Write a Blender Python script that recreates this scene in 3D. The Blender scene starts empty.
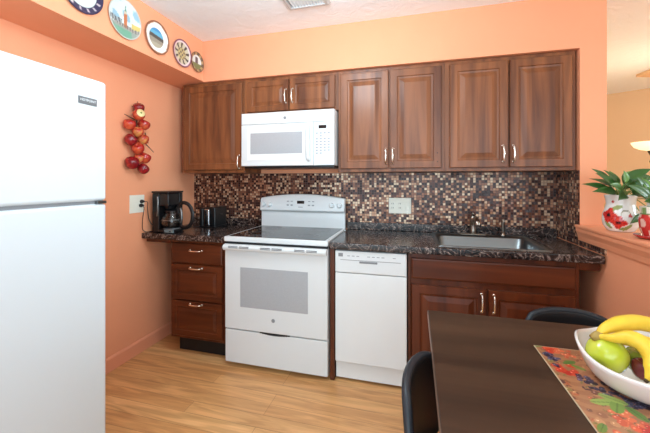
import bpy, bmesh, math, random
from mathutils import Vector, Matrix
PI = math.pi
random.seed(7)
sc = bpy.context.scene
C = sc.collection

# ------------------------------------------------------------------ camera, world, lights, exposure
cam_d = bpy.data.cameras.new('camera'); cam = bpy.data.objects.new('camera', cam_d); C.objects.link(cam)
cam.location = (2.038, -2.766, 1.323); cam.rotation_euler = (PI/2, 0, math.radians(15.4))
cam_d.sensor_width = 36; cam_d.lens = 332.63/650*36
cam_d.shift_x = (325-322.13)/650; cam_d.shift_y = -(216.5-180.67)/650
cam_d.clip_start = .02
sc.camera = cam
w = bpy.data.worlds.new('daylight'); sc.world = w; w.use_nodes = True
bg = w.node_tree.nodes['Background']; bg.inputs[0].default_value = (.77, .97, 1.09, 1); bg.inputs[1].default_value = 1.2
def area(name, loc, rot, sx, sy, power, col):
    d = bpy.data.lights.new(name, 'AREA'); d.shape = 'RECTANGLE'; d.size = sx; d.size_y = sy; d.energy = power; d.color = col
    o = bpy.data.objects.new(name, d); C.objects.link(o); o.location = loc; o.rotation_euler = rot
    return o
def bulb(name, loc, power, col, size=.16):
    d = bpy.data.lights.new(name, 'POINT'); d.energy = power; d.color = col; d.shadow_soft_size = size
    o = bpy.data.objects.new(name, d); C.objects.link(o); o.location = loc; return o
LC = (.77, .98, 1.09)
bulb('left_wall_fill', (1.55, -1.45, 2.28), 21, LC)  # unseen fill point, added above the frame to brighten the left wall
bulb('ceiling_globe_lamp', (2.05, -2.95, 2.22), 7, LC, .28)  # unseen light, added behind the camera for glare on the cabinet door
fl_d = bpy.data.lights.new('bounce_flash', 'SPOT'); fl_d.energy = 84; fl_d.color = LC; fl_d.spot_size = math.radians(100); fl_d.spot_blend = 1; fl_d.shadow_soft_size = .12
fl_o = bpy.data.objects.new('bounce_flash', fl_d); C.objects.link(fl_o); fl_o.location = (2.6, -2.8, 1.30)
fl_o.rotation_euler = (Vector((.9, -1.3, 2.489))-Vector((2.6, -2.8, 1.30))).to_track_quat('-Z', 'Y').to_euler()
area('rear_window_daylight', (2.3, -4.6, 1.25), (PI/2, 0, 0), 4.2, 2.2, 42, (.77, .98, 1.09))
area('dining_side_fill', (6.95, -1.0, 1.6), (PI/2-.62, 0, PI/2), 1.3, 1.5, 100, (.78, .98, 1.08))  # unseen fill added at the right to lift the left wall, no window there
sc.view_settings.view_transform = 'Standard'; sc.view_settings.look = 'None'
sc.view_settings.gamma = 1; sc.view_settings.use_curve_mapping = False
sc.view_settings.exposure = 0.33

# ------------------------------------------------------------------ helpers
def lin(c):
    return tuple(((v/255)/12.92 if v/255 <= .04045 else ((v/255+.055)/1.055)**2.4) for v in c)
WO = {}
def empty(name, loc, label=None, cat=None, group=None):
    o = bpy.data.objects.new(name, None); C.objects.link(o); o.location = loc; o.empty_display_size = .05
    WO[o.name] = Vector(loc)
    if label: o['label'] = label
    if cat: o['category'] = cat
    if group: o['group'] = group
    return o
def tag(o, label, cat, group=None):
    o['label'] = label; o['category'] = cat
    if group: o['group'] = group
    return o
def obj(name, bm, m, parent=None, smooth=False, bevel=0, seg=2, label=None, kind=None, mats=None, subsurf=0, angle=35):
    bmesh.ops.recalc_face_normals(bm, faces=bm.faces[:])
    vs = [v.co for v in bm.verts]
    lo = Vector([min(v[i] for v in vs) for i in range(3)]); hi = Vector([max(v[i] for v in vs) for i in range(3)])
    org = Vector(((lo.x+hi.x)/2, (lo.y+hi.y)/2, lo.z))
    bmesh.ops.translate(bm, verts=bm.verts[:], vec=-org)
    me = bpy.data.meshes.new(name); bm.to_mesh(me); bm.free()
    o = bpy.data.objects.new(name, me); C.objects.link(o)
    pw = Vector((0, 0, 0))
    if parent:
        o.parent = parent; pw = WO[parent.name]
    o.location = org-pw; WO[o.name] = org
    for x in (mats or [m]): me.materials.append(x)
    if smooth:
        for p in me.polygons: p.use_smooth = True
    if bevel:
        b = o.modifiers.new('bevel', 'BEVEL'); b.width = bevel; b.segments = seg; b.limit_method = 'ANGLE'; b.angle_limit = math.radians(angle)
        for p in me.polygons: p.use_smooth = True
        wn = o.modifiers.new('wn', 'WEIGHTED_NORMAL'); wn.keep_sharp = False
    if subsurf:
        s = o.modifiers.new('sub', 'SUBSURF'); s.levels = s.render_levels = subsurf
    if label: o['label'] = label
    if kind: o['kind'] = kind
    return o
class BM:
    """thin wrapper giving bmesh with shape adders"""
def nb():
    return bmesh.new()
def box(bm, x0, x1, y0, y1, z0, z1, mi=0, M=None):
    c = [(x, y, z) for x in (x0, x1) for y in (y0, y1) for z in (z0, z1)]
    v = [bm.verts.new(M @ Vector(p) if M else p) for p in c]
    for f in ((0,1,3,2),(4,6,7,5),(0,4,5,1),(2,3,7,6),(0,2,6,4),(1,5,7,3)):
        fc = bm.faces.new([v[i] for i in f]); fc.material_index = mi
    return v
def frame_of(d):
    d = d.normalized(); up = Vector((0, 0, 1)) if abs(d.z) < .9 else Vector((1, 0, 0))
    a = d.cross(up).normalized(); b = a.cross(d).normalized()
    return a, b
def tube(bm, pts, r, n=10, cap=True, flat=1.0, mi=0):
    pts = [Vector(p) for p in pts]; rs = r if isinstance(r, (list, tuple)) else [r]*len(pts)
    rings = []; a = None
    for i, p in enumerate(pts):
        d = (pts[min(i+1, len(pts)-1)]-pts[max(i-1, 0)])
        if a is None: a, b = frame_of(d)
        else:
            d.normalize(); a = (a-d*a.dot(d)).normalized(); b = a.cross(d).normalized()
        rings.append([bm.verts.new(p+a*math.cos(2*PI*k/n)*rs[i]+b*math.sin(2*PI*k/n)*rs[i]*flat) for k in range(n)])
    for i in range(len(rings)-1):
        for k in range(n):
            f = bm.faces.new((rings[i][k], rings[i][(k+1)%n], rings[i+1][(k+1)%n], rings[i+1][k])); f.material_index = mi
    if cap:
        bm.faces.new(rings[0][::-1]).material_index = mi; bm.faces.new(rings[-1]).material_index = mi
def spline(pts, n=8):
    P = [Vector(p) for p in pts]; P = [2*P[0]-P[1]]+P+[2*P[-1]-P[-2]]; out = []
    for i in range(1, len(P)-2):
        for k in range(n):
            t = k/n; a, b, c, d = P[i-1], P[i], P[i+1], P[i+2]
            out.append(.5*((2*b)+(c-a)*t+(2*a-5*b+4*c-d)*t*t+(3*b-a-3*c+d)*t**3))
    out.append(P[-2]); return out
def lathe(bm, prof, M=None, n=32, mi=0):
    """prof: list of (r, z) ; axis z, then matrix M"""
    M = M or Matrix()
    rings = []
    for r, z in prof:
        if r < 1e-6: rings.append([bm.verts.new(M @ Vector((0, 0, z)))])
        else: rings.append([bm.verts.new(M @ Vector((r*math.cos(2*PI*k/n), r*math.sin(2*PI*k/n), z))) for k in range(n)])
    for i in range(len(rings)-1):
        A, B = rings[i], rings[i+1]
        for k in range(n):
            a0, a1 = A[k % len(A)], A[(k+1) % len(A)]; b0, b1 = B[k % len(B)], B[(k+1) % len(B)]
            vs = []
            for v in (a0, a1, b1, b0):
                if v not in vs: vs.append(v)
            if len(vs) >= 3:
                bm.faces.new(vs).material_index = mi
    return rings
def T(x, y, z): return Matrix.Translation((x, y, z))
def R(a, ax): return Matrix.Rotation(a, 4, ax)

# ------------------------------------------------------------------ materials
def newmat(name):
    m = bpy.data.materials.new(name); m.use_nodes = True
    return m, m.node_tree, m.node_tree.nodes['Principled BSDF']
def mat(name, col, rough=.5, metal=0, coat=0, bump=0, bscale=60, trans=0, ior=1.45, spec=None, emit=None, estr=0, var=0, vscale=6):
    m, t, p = newmat(name)
    c = lin(col)
    p.inputs['Base Color'].default_value = (*c, 1); p.inputs['Roughness'].default_value = rough; p.inputs['Metallic'].default_value = metal
    p.inputs['Coat Weight'].default_value = coat; p.inputs['Coat Roughness'].default_value = .08
    p.inputs['Transmission Weight'].default_value = trans; p.inputs['IOR'].default_value = ior
    if spec is not None: p.inputs['Specular IOR Level'].default_value = spec
    if emit: p.inputs['Emission Color'].default_value = (*lin(emit), 1); p.inputs['Emission Strength'].default_value = estr
    tc = t.nodes.new('ShaderNodeTexCoord')
    if var:
        n = t.nodes.new('ShaderNodeTexNoise'); n.inputs['Scale'].default_value = vscale; n.inputs['Detail'].default_value = 4
        t.links.new(tc.outputs['Object'], n.inputs['Vector'])
        r = t.nodes.new('ShaderNodeValToRGB'); t.links.new(n.outputs[0], r.inputs[0])
        r.color_ramp.elements[0].position = .3; r.color_ramp.elements[1].position = .7
        r.color_ramp.elements[0].color = (*[x*(1-var) for x in c], 1); r.color_ramp.elements[1].color = (*[min(1, x*(1+var)) for x in c], 1)
        t.links.new(r.outputs[0], p.inputs['Base Color'])
    if bump:
        n = t.nodes.new('ShaderNodeTexNoise'); n.inputs['Scale'].default_value = bscale; n.inputs['Detail'].default_value = 3
        t.links.new(tc.outputs['Object'], n.inputs['Vector'])
        b = t.nodes.new('ShaderNodeBump'); b.inputs['Strength'].default_value = bump; b.inputs['Distance'].default_value = .004
        t.links.new(n.outputs[0], b.inputs['Height']); t.links.new(b.outputs[0], p.inputs['Normal'])
    return m
def wood(name, c1, c2, rough=.35, axis='z', scale=14, coat=.3):
    m, t, p = newmat(name)
    tc = t.nodes.new('ShaderNodeTexCoord'); mp = t.nodes.new('ShaderNodeMapping')
    s = {'z': (1, 1, .07), 'x': (.07, 1, 1), 'y': (1, .07, 1)}[axis]
    mp.inputs['Scale'].default_value = s
    oi = t.nodes.new('ShaderNodeObjectInfo')
    t.links.new(tc.outputs['Object'], mp.inputs['Vector'])
    ad = t.nodes.new('ShaderNodeVectorMath'); ad.operation = 'ADD'
    t.links.new(mp.outputs[0], ad.inputs[0])
    mu = t.nodes.new('ShaderNodeMath'); mu.operation = 'MULTIPLY'; mu.inputs[1].default_value = 7
    t.links.new(oi.outputs['Random'], mu.inputs[0]); t.links.new(mu.outputs[0], ad.inputs[1])
    n = t.nodes.new('ShaderNodeTexNoise'); n.inputs['Scale'].default_value = scale; n.inputs['Detail'].default_value = 6; n.inputs['Distortion'].default_value = .6
    t.links.new(ad.outputs[0], n.inputs['Vector'])
    r = t.nodes.new('ShaderNodeValToRGB'); r.color_ramp.elements[0].position = .32; r.color_ramp.elements[1].position = .68
    r.color_ramp.elements[0].color = (*lin(c1), 1); r.color_ramp.elements[1].color = (*lin(c2), 1)
    t.links.new(n.outputs[0], r.inputs[0]); t.links.new(r.outputs[0], p.inputs['Base Color'])
    p.inputs['Roughness'].default_value = rough; p.inputs['Coat Weight'].default_value = coat*.5; p.inputs['Coat Roughness'].default_value = .2; p.inputs['Specular IOR Level'].default_value = .35
    return m
def paintmat(name, rough=.3, coat=.3):
    m, t, p = newmat(name)
    a = t.nodes.new('ShaderNodeVertexColor'); a.layer_name = 'pattern'
    t.links.new(a.outputs[0], p.inputs['Base Color']); p.inputs['Roughness'].default_value = rough; p.inputs['Coat Weight'].default_value = coat
    return m
def paint(o, fn):
    me = o.data; a = me.color_attributes.new('pattern', 'FLOAT_COLOR', 'POINT')
    for i, v in enumerate(me.vertices): a.data[i].color = (*lin(fn(v.co)), 1)

def math_node(t, op, a, b=None):
    n = t.nodes.new('ShaderNodeMath'); n.operation = op
    for i, x in enumerate((a, b)):
        if x is None: continue
        if isinstance(x, (int, float)): n.inputs[i].default_value = x
        else: t.links.new(x, n.inputs[i])
    return n.outputs[0]
def mosaic(name, ax):
    """glass mosaic tile, square tiles with grout; ax: horizontal axis (0 x, 1 y)"""
    m, t, p = newmat(name); pitch = .0198
    g = t.nodes.new('ShaderNodeNewGeometry'); s = t.nodes.new('ShaderNodeSeparateXYZ'); t.links.new(g.outputs['Position'], s.inputs[0])
    u = math_node(t, 'DIVIDE', s.outputs[ax], pitch); v = math_node(t, 'DIVIDE', s.outputs[2], pitch)
    fu = math_node(t, 'FLOOR', u); fv = math_node(t, 'FLOOR', v)
    cb = t.nodes.new('ShaderNodeCombineXYZ'); t.links.new(fu, cb.inputs[0]); t.links.new(fv, cb.inputs[1])
    wn = t.nodes.new('ShaderNodeTexWhiteNoise'); wn.noise_dimensions = '3D'; t.links.new(cb.outputs[0], wn.inputs['Vector'])
    r = t.nodes.new('ShaderNodeValToRGB'); r.color_ramp.interpolation = 'CONSTANT'
    cols = [(0, (52, 30, 28)), (.2, (92, 54, 44)), (.36, (142, 92, 70)), (.54, (184, 136, 106)), (.70, (112, 70, 52)), (.78, (214, 180, 150)), (.93, (74, 44, 38))]
    e = r.color_ramp.elements; e[0].position = 0; e[0].color = (*lin(cols[0][1]), 1)
    e[1].position = cols[1][0]; e[1].color = (*lin(cols[1][1]), 1)
    for q, c in cols[2:]:
        x = e.new(q); x.color = (*lin(c), 1)
    t.links.new(wn.outputs['Value'], r.inputs[0])
    def edge(x): # distance to nearest tile border
        f = math_node(t, 'FRACT', x); return math_node(t, 'MINIMUM', f, math_node(t, 'SUBTRACT', 1.0, f))
    d = math_node(t, 'MINIMUM', edge(u), edge(v))
    k = math_node(t, 'GREATER_THAN', d, .075)
    mx = t.nodes.new('ShaderNodeMix'); mx.data_type = 'RGBA'
    t.links.new(k, mx.inputs[0]); mx.inputs[6].default_value = (*lin((70, 50, 44)), 1); t.links.new(r.outputs[0], mx.inputs[7])
    t.links.new(mx.outputs[2], p.inputs['Base Color'])
    # every tile tilted a hair its own way
    sub = t.nodes.new('ShaderNodeVectorMath'); sub.operation = 'SUBTRACT'; t.links.new(wn.outputs['Color'], sub.inputs[0]); sub.inputs[1].default_value = (.5, .5, .5)
    sca = t.nodes.new('ShaderNodeVectorMath'); sca.operation = 'SCALE'; t.links.new(sub.outputs[0], sca.inputs[0]); sca.inputs['Scale'].default_value = .12
    add = t.nodes.new('ShaderNodeVectorMath'); add.operation = 'ADD'; t.links.new(sca.outputs[0], add.inputs[0]); t.links.new(g.outputs['Normal'], add.inputs[1])
    nm = t.nodes.new('ShaderNodeVectorMath'); nm.operation = 'NORMALIZE'; t.links.new(add.outputs[0], nm.inputs[0])
    t.links.new(nm.outputs[0], p.inputs['Normal'])
    t.links.new(math_node(t, 'SUBTRACT', .65, math_node(t, 'MULTIPLY', k, .42)), p.inputs['Roughness'])
    t.links.new(math_node(t, 'MULTIPLY', k, .25), p.inputs['Metallic'])
    return m
def stone(name):
    m, t, p = newmat(name)
    g = t.nodes.new('ShaderNodeNewGeometry')
    n1 = t.nodes.new('ShaderNodeTexNoise'); n1.inputs['Scale'].default_value = 11; n1.inputs['Detail'].default_value = 7; n1.inputs['Distortion'].default_value = 2.2
    t.links.new(g.outputs['Position'], n1.inputs['Vector'])
    r = t.nodes.new('ShaderNodeValToRGB'); e = r.color_ramp.elements
    e[0].position = .30; e[0].color = (*lin((28, 23, 24)), 1); e[1].position = .72; e[1].color = (*lin((30, 24, 24)), 1)
    for q, c in ((.45, (44, 36, 36)), (.495, (84, 72, 68)), (.512, (164, 152, 144)), (.53, (76, 62, 58)), (.60, (46, 36, 35))):
        x = e.new(q); x.color = (*lin(c), 1)
    t.links.new(n1.outputs[0], r.inputs[0])
    n2 = t.nodes.new('ShaderNodeTexNoise'); n2.inputs['Scale'].default_value = 55; n2.inputs['Detail'].default_value = 5
    t.links.new(g.outputs['Position'], n2.inputs['Vector'])
    r2 = t.nodes.new('ShaderNodeValToRGB'); r2.color_ramp.elements[0].position = .40; r2.color_ramp.elements[1].position = .62
    r2.color_ramp.elements[0].color = (.45, .42, .42, 1); r2.color_ramp.elements[1].color = (1.25, 1.15, 1.1, 1)
    t.links.new(n2.outputs[0], r2.inputs[0])
    mx = t.nodes.new('ShaderNodeMix'); mx.data_type = 'RGBA'; mx.blend_type = 'MULTIPLY'; mx.inputs[0].default_value = 1
    t.links.new(r.outputs[0], mx.inputs[6]); t.links.new(r2.outputs[0], mx.inputs[7])
    t.links.new(mx.outputs[2], p.inputs['Base Color']); p.inputs['Roughness'].default_value = .22
    return m
def floor_mat():
    m, t, p = newmat('oak_laminate')
    g = t.nodes.new('ShaderNodeNewGeometry')
    mp = t.nodes.new('ShaderNodeMapping'); t.links.new(g.outputs['Position'], mp.inputs['Vector'])
    br = t.nodes.new('ShaderNodeTexBrick'); t.links.new(mp.outputs[0], br.inputs['Vector'])
    br.inputs['Scale'].default_value = 1; br.inputs['Brick Width'].default_value = 1.22; br.inputs['Row Height'].default_value = .095
    br.inputs['Mortar Size'].default_value = .0012; br.inputs['Mortar Smooth'].default_value = .4; br.offset = .37; br.offset_frequency = 3
    br.inputs['Color1'].default_value = (*lin((238, 190, 132)), 1); br.inputs['Color2'].default_value = (*lin((216, 160, 104)), 1)
    br.inputs['Mortar'].default_value = (*lin((158, 108, 66)), 1)
    mp2 = t.nodes.new('ShaderNodeMapping'); mp2.inputs['Scale'].default_value = (.09, 1, 1); t.links.new(g.outputs['Position'], mp2.inputs['Vector'])
    n = t.nodes.new('ShaderNodeTexNoise'); n.inputs['Scale'].default_value = 26; n.inputs['Detail'].default_value = 6; n.inputs['Distortion'].default_value = 1.2
    t.links.new(mp2.outputs[0], n.inputs['Vector'])
    r = t.nodes.new('ShaderNodeValToRGB'); r.color_ramp.elements[0].position = .3; r.color_ramp.elements[1].position = .66
    r.color_ramp.elements[0].color = (.70, .62, .54, 1); r.color_ramp.elements[1].color = (1.06, 1.05, 1.03, 1)
    t.links.new(n.outputs[0], r.inputs[0])
    mx = t.nodes.new('ShaderNodeMix'); mx.data_type = 'RGBA'; mx.blend_type = 'MULTIPLY'; mx.inputs[0].default_value = 1
    t.links.new(br.outputs['Color'], mx.inputs[6]); t.links.new(r.outputs[0], mx.inputs[7])
    t.links.new(mx.outputs[2], p.inputs['Base Color']); p.inputs['Roughness'].default_value = .34
    return m
def ceiling_mat():
    m, t, p = newmat('textured_ceiling')
    p.inputs['Base Color'].default_value = (*lin((249, 251, 253)), 1); p.inputs['Roughness'].default_value = .9
    g = t.nodes.new('ShaderNodeNewGeometry')
    n = t.nodes.new('ShaderNodeTexNoise'); n.inputs['Scale'].default_value = 11; n.inputs['Detail'].default_value = 5; n.inputs['Distortion'].default_value = 1.5
    t.links.new(g.outputs['Position'], n.inputs['Vector'])
    b = t.nodes.new('ShaderNodeBump'); b.inputs['Strength'].default_value = .32; b.inputs['Distance'].default_value = .02
    t.links.new(n.outputs[0], b.inputs['Height']); t.links.new(b.outputs[0], p.inputs['Normal'])
    return m

M_wall = mat('salmon_wall_paint', (244, 166, 126), .75, bump=.12, bscale=90, var=.02, vscale=3)
M_dwall = mat('dining_wall_paint', (234, 196, 154), .8)
M_trim = mat('salmon_trim_paint', (240, 160, 120), .5)
M_base = mat('salmon_baseboard_paint', (240, 160, 124), .45)
M_ceil = ceiling_mat(); M_floor = floor_mat()
M_tile_x = mosaic('glass_mosaic', 0); M_tile_y = mosaic('glass_mosaic_return', 1)
M_stone = stone('marbled_laminate')
M_up = wood('cherry_wood_upper', (94, 52, 32), (152, 92, 54), .38)
M_lo = wood('cherry_wood_base', (70, 28, 10), (108, 50, 22), .38)
M_lox = wood('cherry_wood_base_level', (70, 28, 10), (108, 50, 22), .38, axis='x')
M_dark = mat('black_toe_kick', (22, 18, 17), .6)
M_white = mat('white_enamel', (221, 225, 227), .22, coat=.3)
M_white2 = mat('white_textured_steel', (230, 233, 234), .38, bump=.05, bscale=400)
M_grey_glass = mat('grey_oven_glass', (172, 174, 178), .12, var=.03, vscale=120)
M_lightgrey = mat('light_grey_print', (150, 154, 160), .4)
M_slot = mat('dark_grey_slot', (92, 94, 98), .5)
M_grey = mat('grey_print', (130, 132, 136), .4)
M_black_glass = mat('black_ceramic_glass', (26, 28, 28), .06)
M_black = mat('black_plastic', (20, 20, 22), .28)
M_blackm = mat('black_display', (18, 18, 22), .15)
M_gap = mat('dark_gap', (40, 40, 42), .7)
M_metal = mat('stainless_steel', (128, 131, 132), .30, metal=1, bump=.02, bscale=200)
M_nickel = mat('brushed_nickel', (170, 160, 148), .28, metal=1)
M_pull = mat('polished_pull', (228, 220, 210), .22, metal=1)
M_glass = mat('clear_glass', (235, 240, 242), .02, trans=1, ior=1.45)
M_plastic_w = mat('ivory_plastic', (234, 234, 222), .4)
M_vinyl = mat('black_vinyl', (22, 23, 26), .4, bump=.1, bscale=200)
M_rim = mat('charcoal_rim_highlight', (36, 41, 48), .42)
M_chairm = mat('black_metal_tube', (30, 30, 32), .35, metal=.6)
M_table = wood('espresso_table_top', (54, 38, 29), (80, 57, 42), .34, axis='x', scale=9, coat=.15)
M_tedge = mat('table_edge_sheen', (120, 96, 82), .4)
M_paint = paintmat('glazed_pattern'); M_print = paintmat('laminated_print', .28, .5)

# ------------------------------------------------------------------ the room
def struct(name, bm, m, **k): return obj(name, bm, m, kind='structure', **k)
CEIL = 2.489; XR = 3.035
bm = nb(); box(bm, -.12, 7.2, -5.2, 4.6, -.06, 0); struct('floor', bm, M_floor)
bm = nb(); box(bm, -.12, 7.2, -5.2, 4.6, CEIL, CEIL+.08); struct('ceiling', bm, M_ceil)
bm = nb(); box(bm, -.12, 3.176, 0, .12, 0, CEIL); struct('wall_back', bm, M_wall)
bm = nb(); box(bm, -.12, 0, -5.2, 0, 0, CEIL); struct('wall_left', bm, M_wall)
bm = nb(); box(bm, 0, .334, -5.2, 0, 2.155, CEIL); struct('wall_left_bulkhead', bm, M_wall)
bm = nb(); box(bm, .334, XR, -.344, 0, 2.15, CEIL); struct('wall_back_soffit', bm, M_wall)
bm = nb(); box(bm, XR, 3.176, -.344, 0, 0, CEIL); struct('wall_right_column', bm, M_wall)
bm = nb(); box(bm, XR, 3.176, -3.4, -.344, 0, 1.02); struct('wall_right_half', bm, M_wall)
bm = nb(); box(bm, 3.02, 3.25, -3.4, -.344, 1.02, 1.05); box(bm, 3.008, 3.262, -3.4, -.344, 1.032, 1.047)
sill = nb()
prof = [(XR, .955), (3.026, .955), (3.022, .985), (3.012, 1.012), (3.012, 1.03), (3.006, 1.036), (3.006, 1.046), (3.010, 1.05), (3.25, 1.05), (3.256, 1.044), (3.256, 1.03), (3.245, 1.02), (XR, 1.02)]
bm.free()
A = [sill.verts.new((x, -.345, z)) for x, z in prof]; B = [sill.verts.new((x, -3.4, z)) for x, z in prof]
for i in range(len(prof)): sill.faces.new((A[i], A[(i+1) % len(A)], B[(i+1) % len(A)], B[i]))
sill.faces.new(A); sill.faces.new(B)
struct('trim_1', sill, M_trim)
bm = nb(); box(bm, 3.03, 3.15, .12, 4.4, 0, CEIL); struct('wall_dining_left', bm, M_dwall)
bm = nb()
d = Vector((.345, -.233, 0)).normalized(); nrm = Vector((.233, .345, 0)).normalized(); c0 = Vector((4.559, 2.597, 0))
a = c0-d*1.72; b = c0+d*2.7
v = [bm.verts.new(p+Vector((0, 0, z))) for z in (0, CEIL) for p in (a, b, b+nrm*.12, a+nrm*.12)]
for f in ((0,1,5,4),(1,2,6,5),(2,3,7,6),(3,0,4,7),(0,3,2,1),(4,5,6,7)): bm.faces.new([v[i] for i in f])
struct('wall_dining_back', bm, M_dwall)
bm = nb(); box(bm, 7.08, 7.2, -5.2, 4.6, 0, CEIL); struct('wall_dining_right', bm, M_dwall)
# dropped soffit corner in the dining room
bm = nb()
tri = [(4.392, 1.673), (4.424, 1.474), (4.539, 1.05), (5.6, .46), (5.6, 2.1)]
v = [bm.verts.new((x, y, z)) for z in (2.462, CEIL) for x, y in tri]; n = len(tri)
for i in range(n): bm.faces.new((v[i], v[(i+1) % n], v[n+(i+1) % n], v[n+i]))
bm.faces.new(v[:n]); bm.faces.new(v[n:])
struct('wall_dining_soffit', bm, M_dwall)
bm = nb()
pr = [(0, 0), (.014, 0), (.014, .085), (.010, .095), (.004, .10), (0, .10)]
A = [bm.verts.new((x, -.01, z)) for x, z in pr]; B = [bm.verts.new((x, -5.2, z)) for x, z in pr]
for i in range(6): bm.faces.new((A[i], A[(i+1) % 6], B[(i+1) % 6], B[i]))
bm.faces.new(A); bm.faces.new(B)
struct('baseboard_left', bm, M_base)

# mosaic backsplash
bm = nb(); box(bm, .001, XR-.0085, -.0075, -.0005, .922, 1.3875)
tag(obj('tile_backsplash', bm, M_tile_x), 'brown and copper glass mosaic tiles on the back wall behind the counter', 'backsplash')
bm = nb(); box(bm, XR-.0075, XR-.0005, -.342, -.0005, .922, 1.3875); box(bm, XR-.0075, XR-.0005, -.645, -.342, .922, .955)
tag(obj('tile_backsplash', bm, M_tile_y), 'narrow strip of mosaic tiles on the side wall by the sill', 'backsplash')

# ------------------------------------------------------------------ cabinet builders
RAISED = [(0, .005), (.004, 0), (.050, 0), (.054, .007), (.066, .009), (.094, .002), (.098, .001)]
SMALL = [(0, .005), (.004, 0), (.042, 0), (.046, .006), (.054, .008), (.074, .002), (.077, .001)]
SLAB = [(0, .008), (.003, .003), (.010, 0)]
def front(bm, x0, x1, z0, z1, yf, prof=RAISED, th=.02):
    rings = [[(x0, yf+th, z0), (x1, yf+th, z0), (x1, yf+th, z1), (x0, yf+th, z1)]]
    for i, dpt in prof: rings.append([(x0+i, yf+dpt, z0+i), (x1-i, yf+dpt, z0+i), (x1-i, yf+dpt, z1-i), (x0+i, yf+dpt, z1-i)])
    V = [[bm.verts.new(p) for p in r] for r in rings]
    for a, b in zip(V, V[1:]):
        for k in range(4): bm.faces.new((a[k], a[(k+1) % 4], b[(k+1) % 4], b[k]))
    bm.faces.new(V[0][::-1]); bm.faces.new(V[-1])
def pull(parent, x, z, yf, L=.105, vert=True):
    bm = nb(); h = L/2
    pts = [(-h, 0), (-h*.97, -.014), (-h*.75, -.023), (0, -.028), (h*.75, -.023), (h*.97, -.014), (h, 0)]
    P3 = [(x, yf+b, z+a) if vert else (x+a, yf+b, z) for a, b in pts]
    P3 = spline(P3, 4); tube(bm, P3, [.0042+.0022*math.cos((i/(len(P3)-1)-.5)*PI) for i in range(len(P3))], 8)
    for s in (-1, 1):
        M = T(x, yf, z+s*h) if vert else T(x+s*h, yf, z)
        lathe(bm, [(0, 0), (.009, 0), (.008, .004), (0, .005)], M @ R(PI/2, 'X'), 12)
    return obj('handle', bm, M_pull, parent, smooth=True)
def cabinet(name, label, x0, x1, z0, z1, yb, yf, m, doors=(), drawers=(), panels=(), toe=None, group=None, boxm=None, hollow=False):
    """yf is the face of the doors"""
    t = empty(name, ((x0+x1)/2, (yb+yf)/2, z0 if not toe else 0), label, 'cabinet', group)
    bm = nb()
    if hollow:
        box(bm, x0, x0+.018, yf+.022, yb, z0, z1); box(bm, x1-.018, x1, yf+.022, yb, z0, z1); box(bm, x0+.018, x1-.018, yf+.04, yb-.01, z0, z0+.018)
        box(bm, x0+.018, x1-.018, yb-.01, yb, z0, z1); box(bm, x0+.018, x1-.018, yf+.022, yf+.04, .66, z1); box(bm, x0+.018, x1-.018, yf+.022, yf+.04, z0, z0+.03)
        box(bm, (x0+x1)/2-.03, (x0+x1)/2+.03, yf+.022, yf+.04, z0+.03, .66)
    else: box(bm, x0, x1, yf+.022, yb, z0, z1)
    obj('cabinet_body', bm, m, t, bevel=.0015, seg=1)
    if toe:
        bm = nb(); box(bm, toe[0], toe[1], yf+.085, yb, 0.001, z0); obj('toe_kick', bm, M_dark, t)
    for (a, b, c, d_, pf, h) in doors:
        bm = nb(); front(bm, a, b, c, d_, yf, pf); o = obj('door', bm, m, t)
        if h: pull(o, h[0], h[1], yf, h[2] if len(h) > 2 else .105, True)
    for (a, b, c, d_, pf, h) in drawers:
        bm = nb(); front(bm, a, b, c, d_, yf, pf); o = obj('drawer', bm, boxm or m, t)
        if h: pull(o, h[0], h[1], yf, .10, False)
    for (a, b, c, d_, pf) in panels:
        bm = nb(); front(bm, a, b, c, d_, yf, pf); obj('false_drawer_front', bm, boxm or m, t)
    return t
UZ0, UZ1, YF = 1.388, 2.146, -.337
G = 'wall cabinets above the counter'
cabinet('wall_cabinet', 'brown wall cabinet with one wide door, leftmost, beside the apple garland', .115, .706, UZ0, UZ1, -.009, YF, M_up,
        doors=[(.145, .690, 1.412, 2.118, RAISED, (.668, 1.475))], group=G)
cabinet('wall_cabinet', 'short brown wall cabinet with two small doors above the microwave', .706, 1.490, 1.856, UZ1, -.009, YF, M_up,
        doors=[(.738, 1.096, 1.874, 2.118, SMALL, (1.074, 1.985)), (1.106, 1.468, 1.874, 2.118, SMALL, (1.130, 1.985))], group=G)
t = cabinet('wall_cabinet', 'brown two-door wall cabinet right of the microwave, over the outlet', 1.490, 2.245, UZ0, UZ1, -.009, YF, M_up,
        doors=[(1.510, 1.862, 1.412, 2.118, RAISED, (1.844, 1.50)), (1.872, 2.222, 1.412, 2.118, RAISED, (1.892, 1.50))], group=G)
dd = [c for c in t.children if c.name.startswith('door')][1]
for z in (1.455, 1.515):
    bm = nb(); lathe(bm, [(0, 0), (.004, 0), (.004, .002), (0, .002)], T(2.196, YF, z) @ R(PI/2, 'X'), 10)
    obj('screw_hole', bm, M_dark, dd)
cabinet('wall_cabinet', 'brown two-door wall cabinet at the right end, over the sink', 2.245, 3.023, UZ0, UZ1, -.009, YF, M_up,
        doors=[(2.276, 2.636, 1.412, 2.118, RAISED, (2.605, 1.50)), (2.646, 3.000, 1.412, 2.118, RAISED, (2.666, 1.50))], group=G)
for i, c in enumerate([o for o in C.objects if o.get('category') == 'cabinet']): pass

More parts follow.
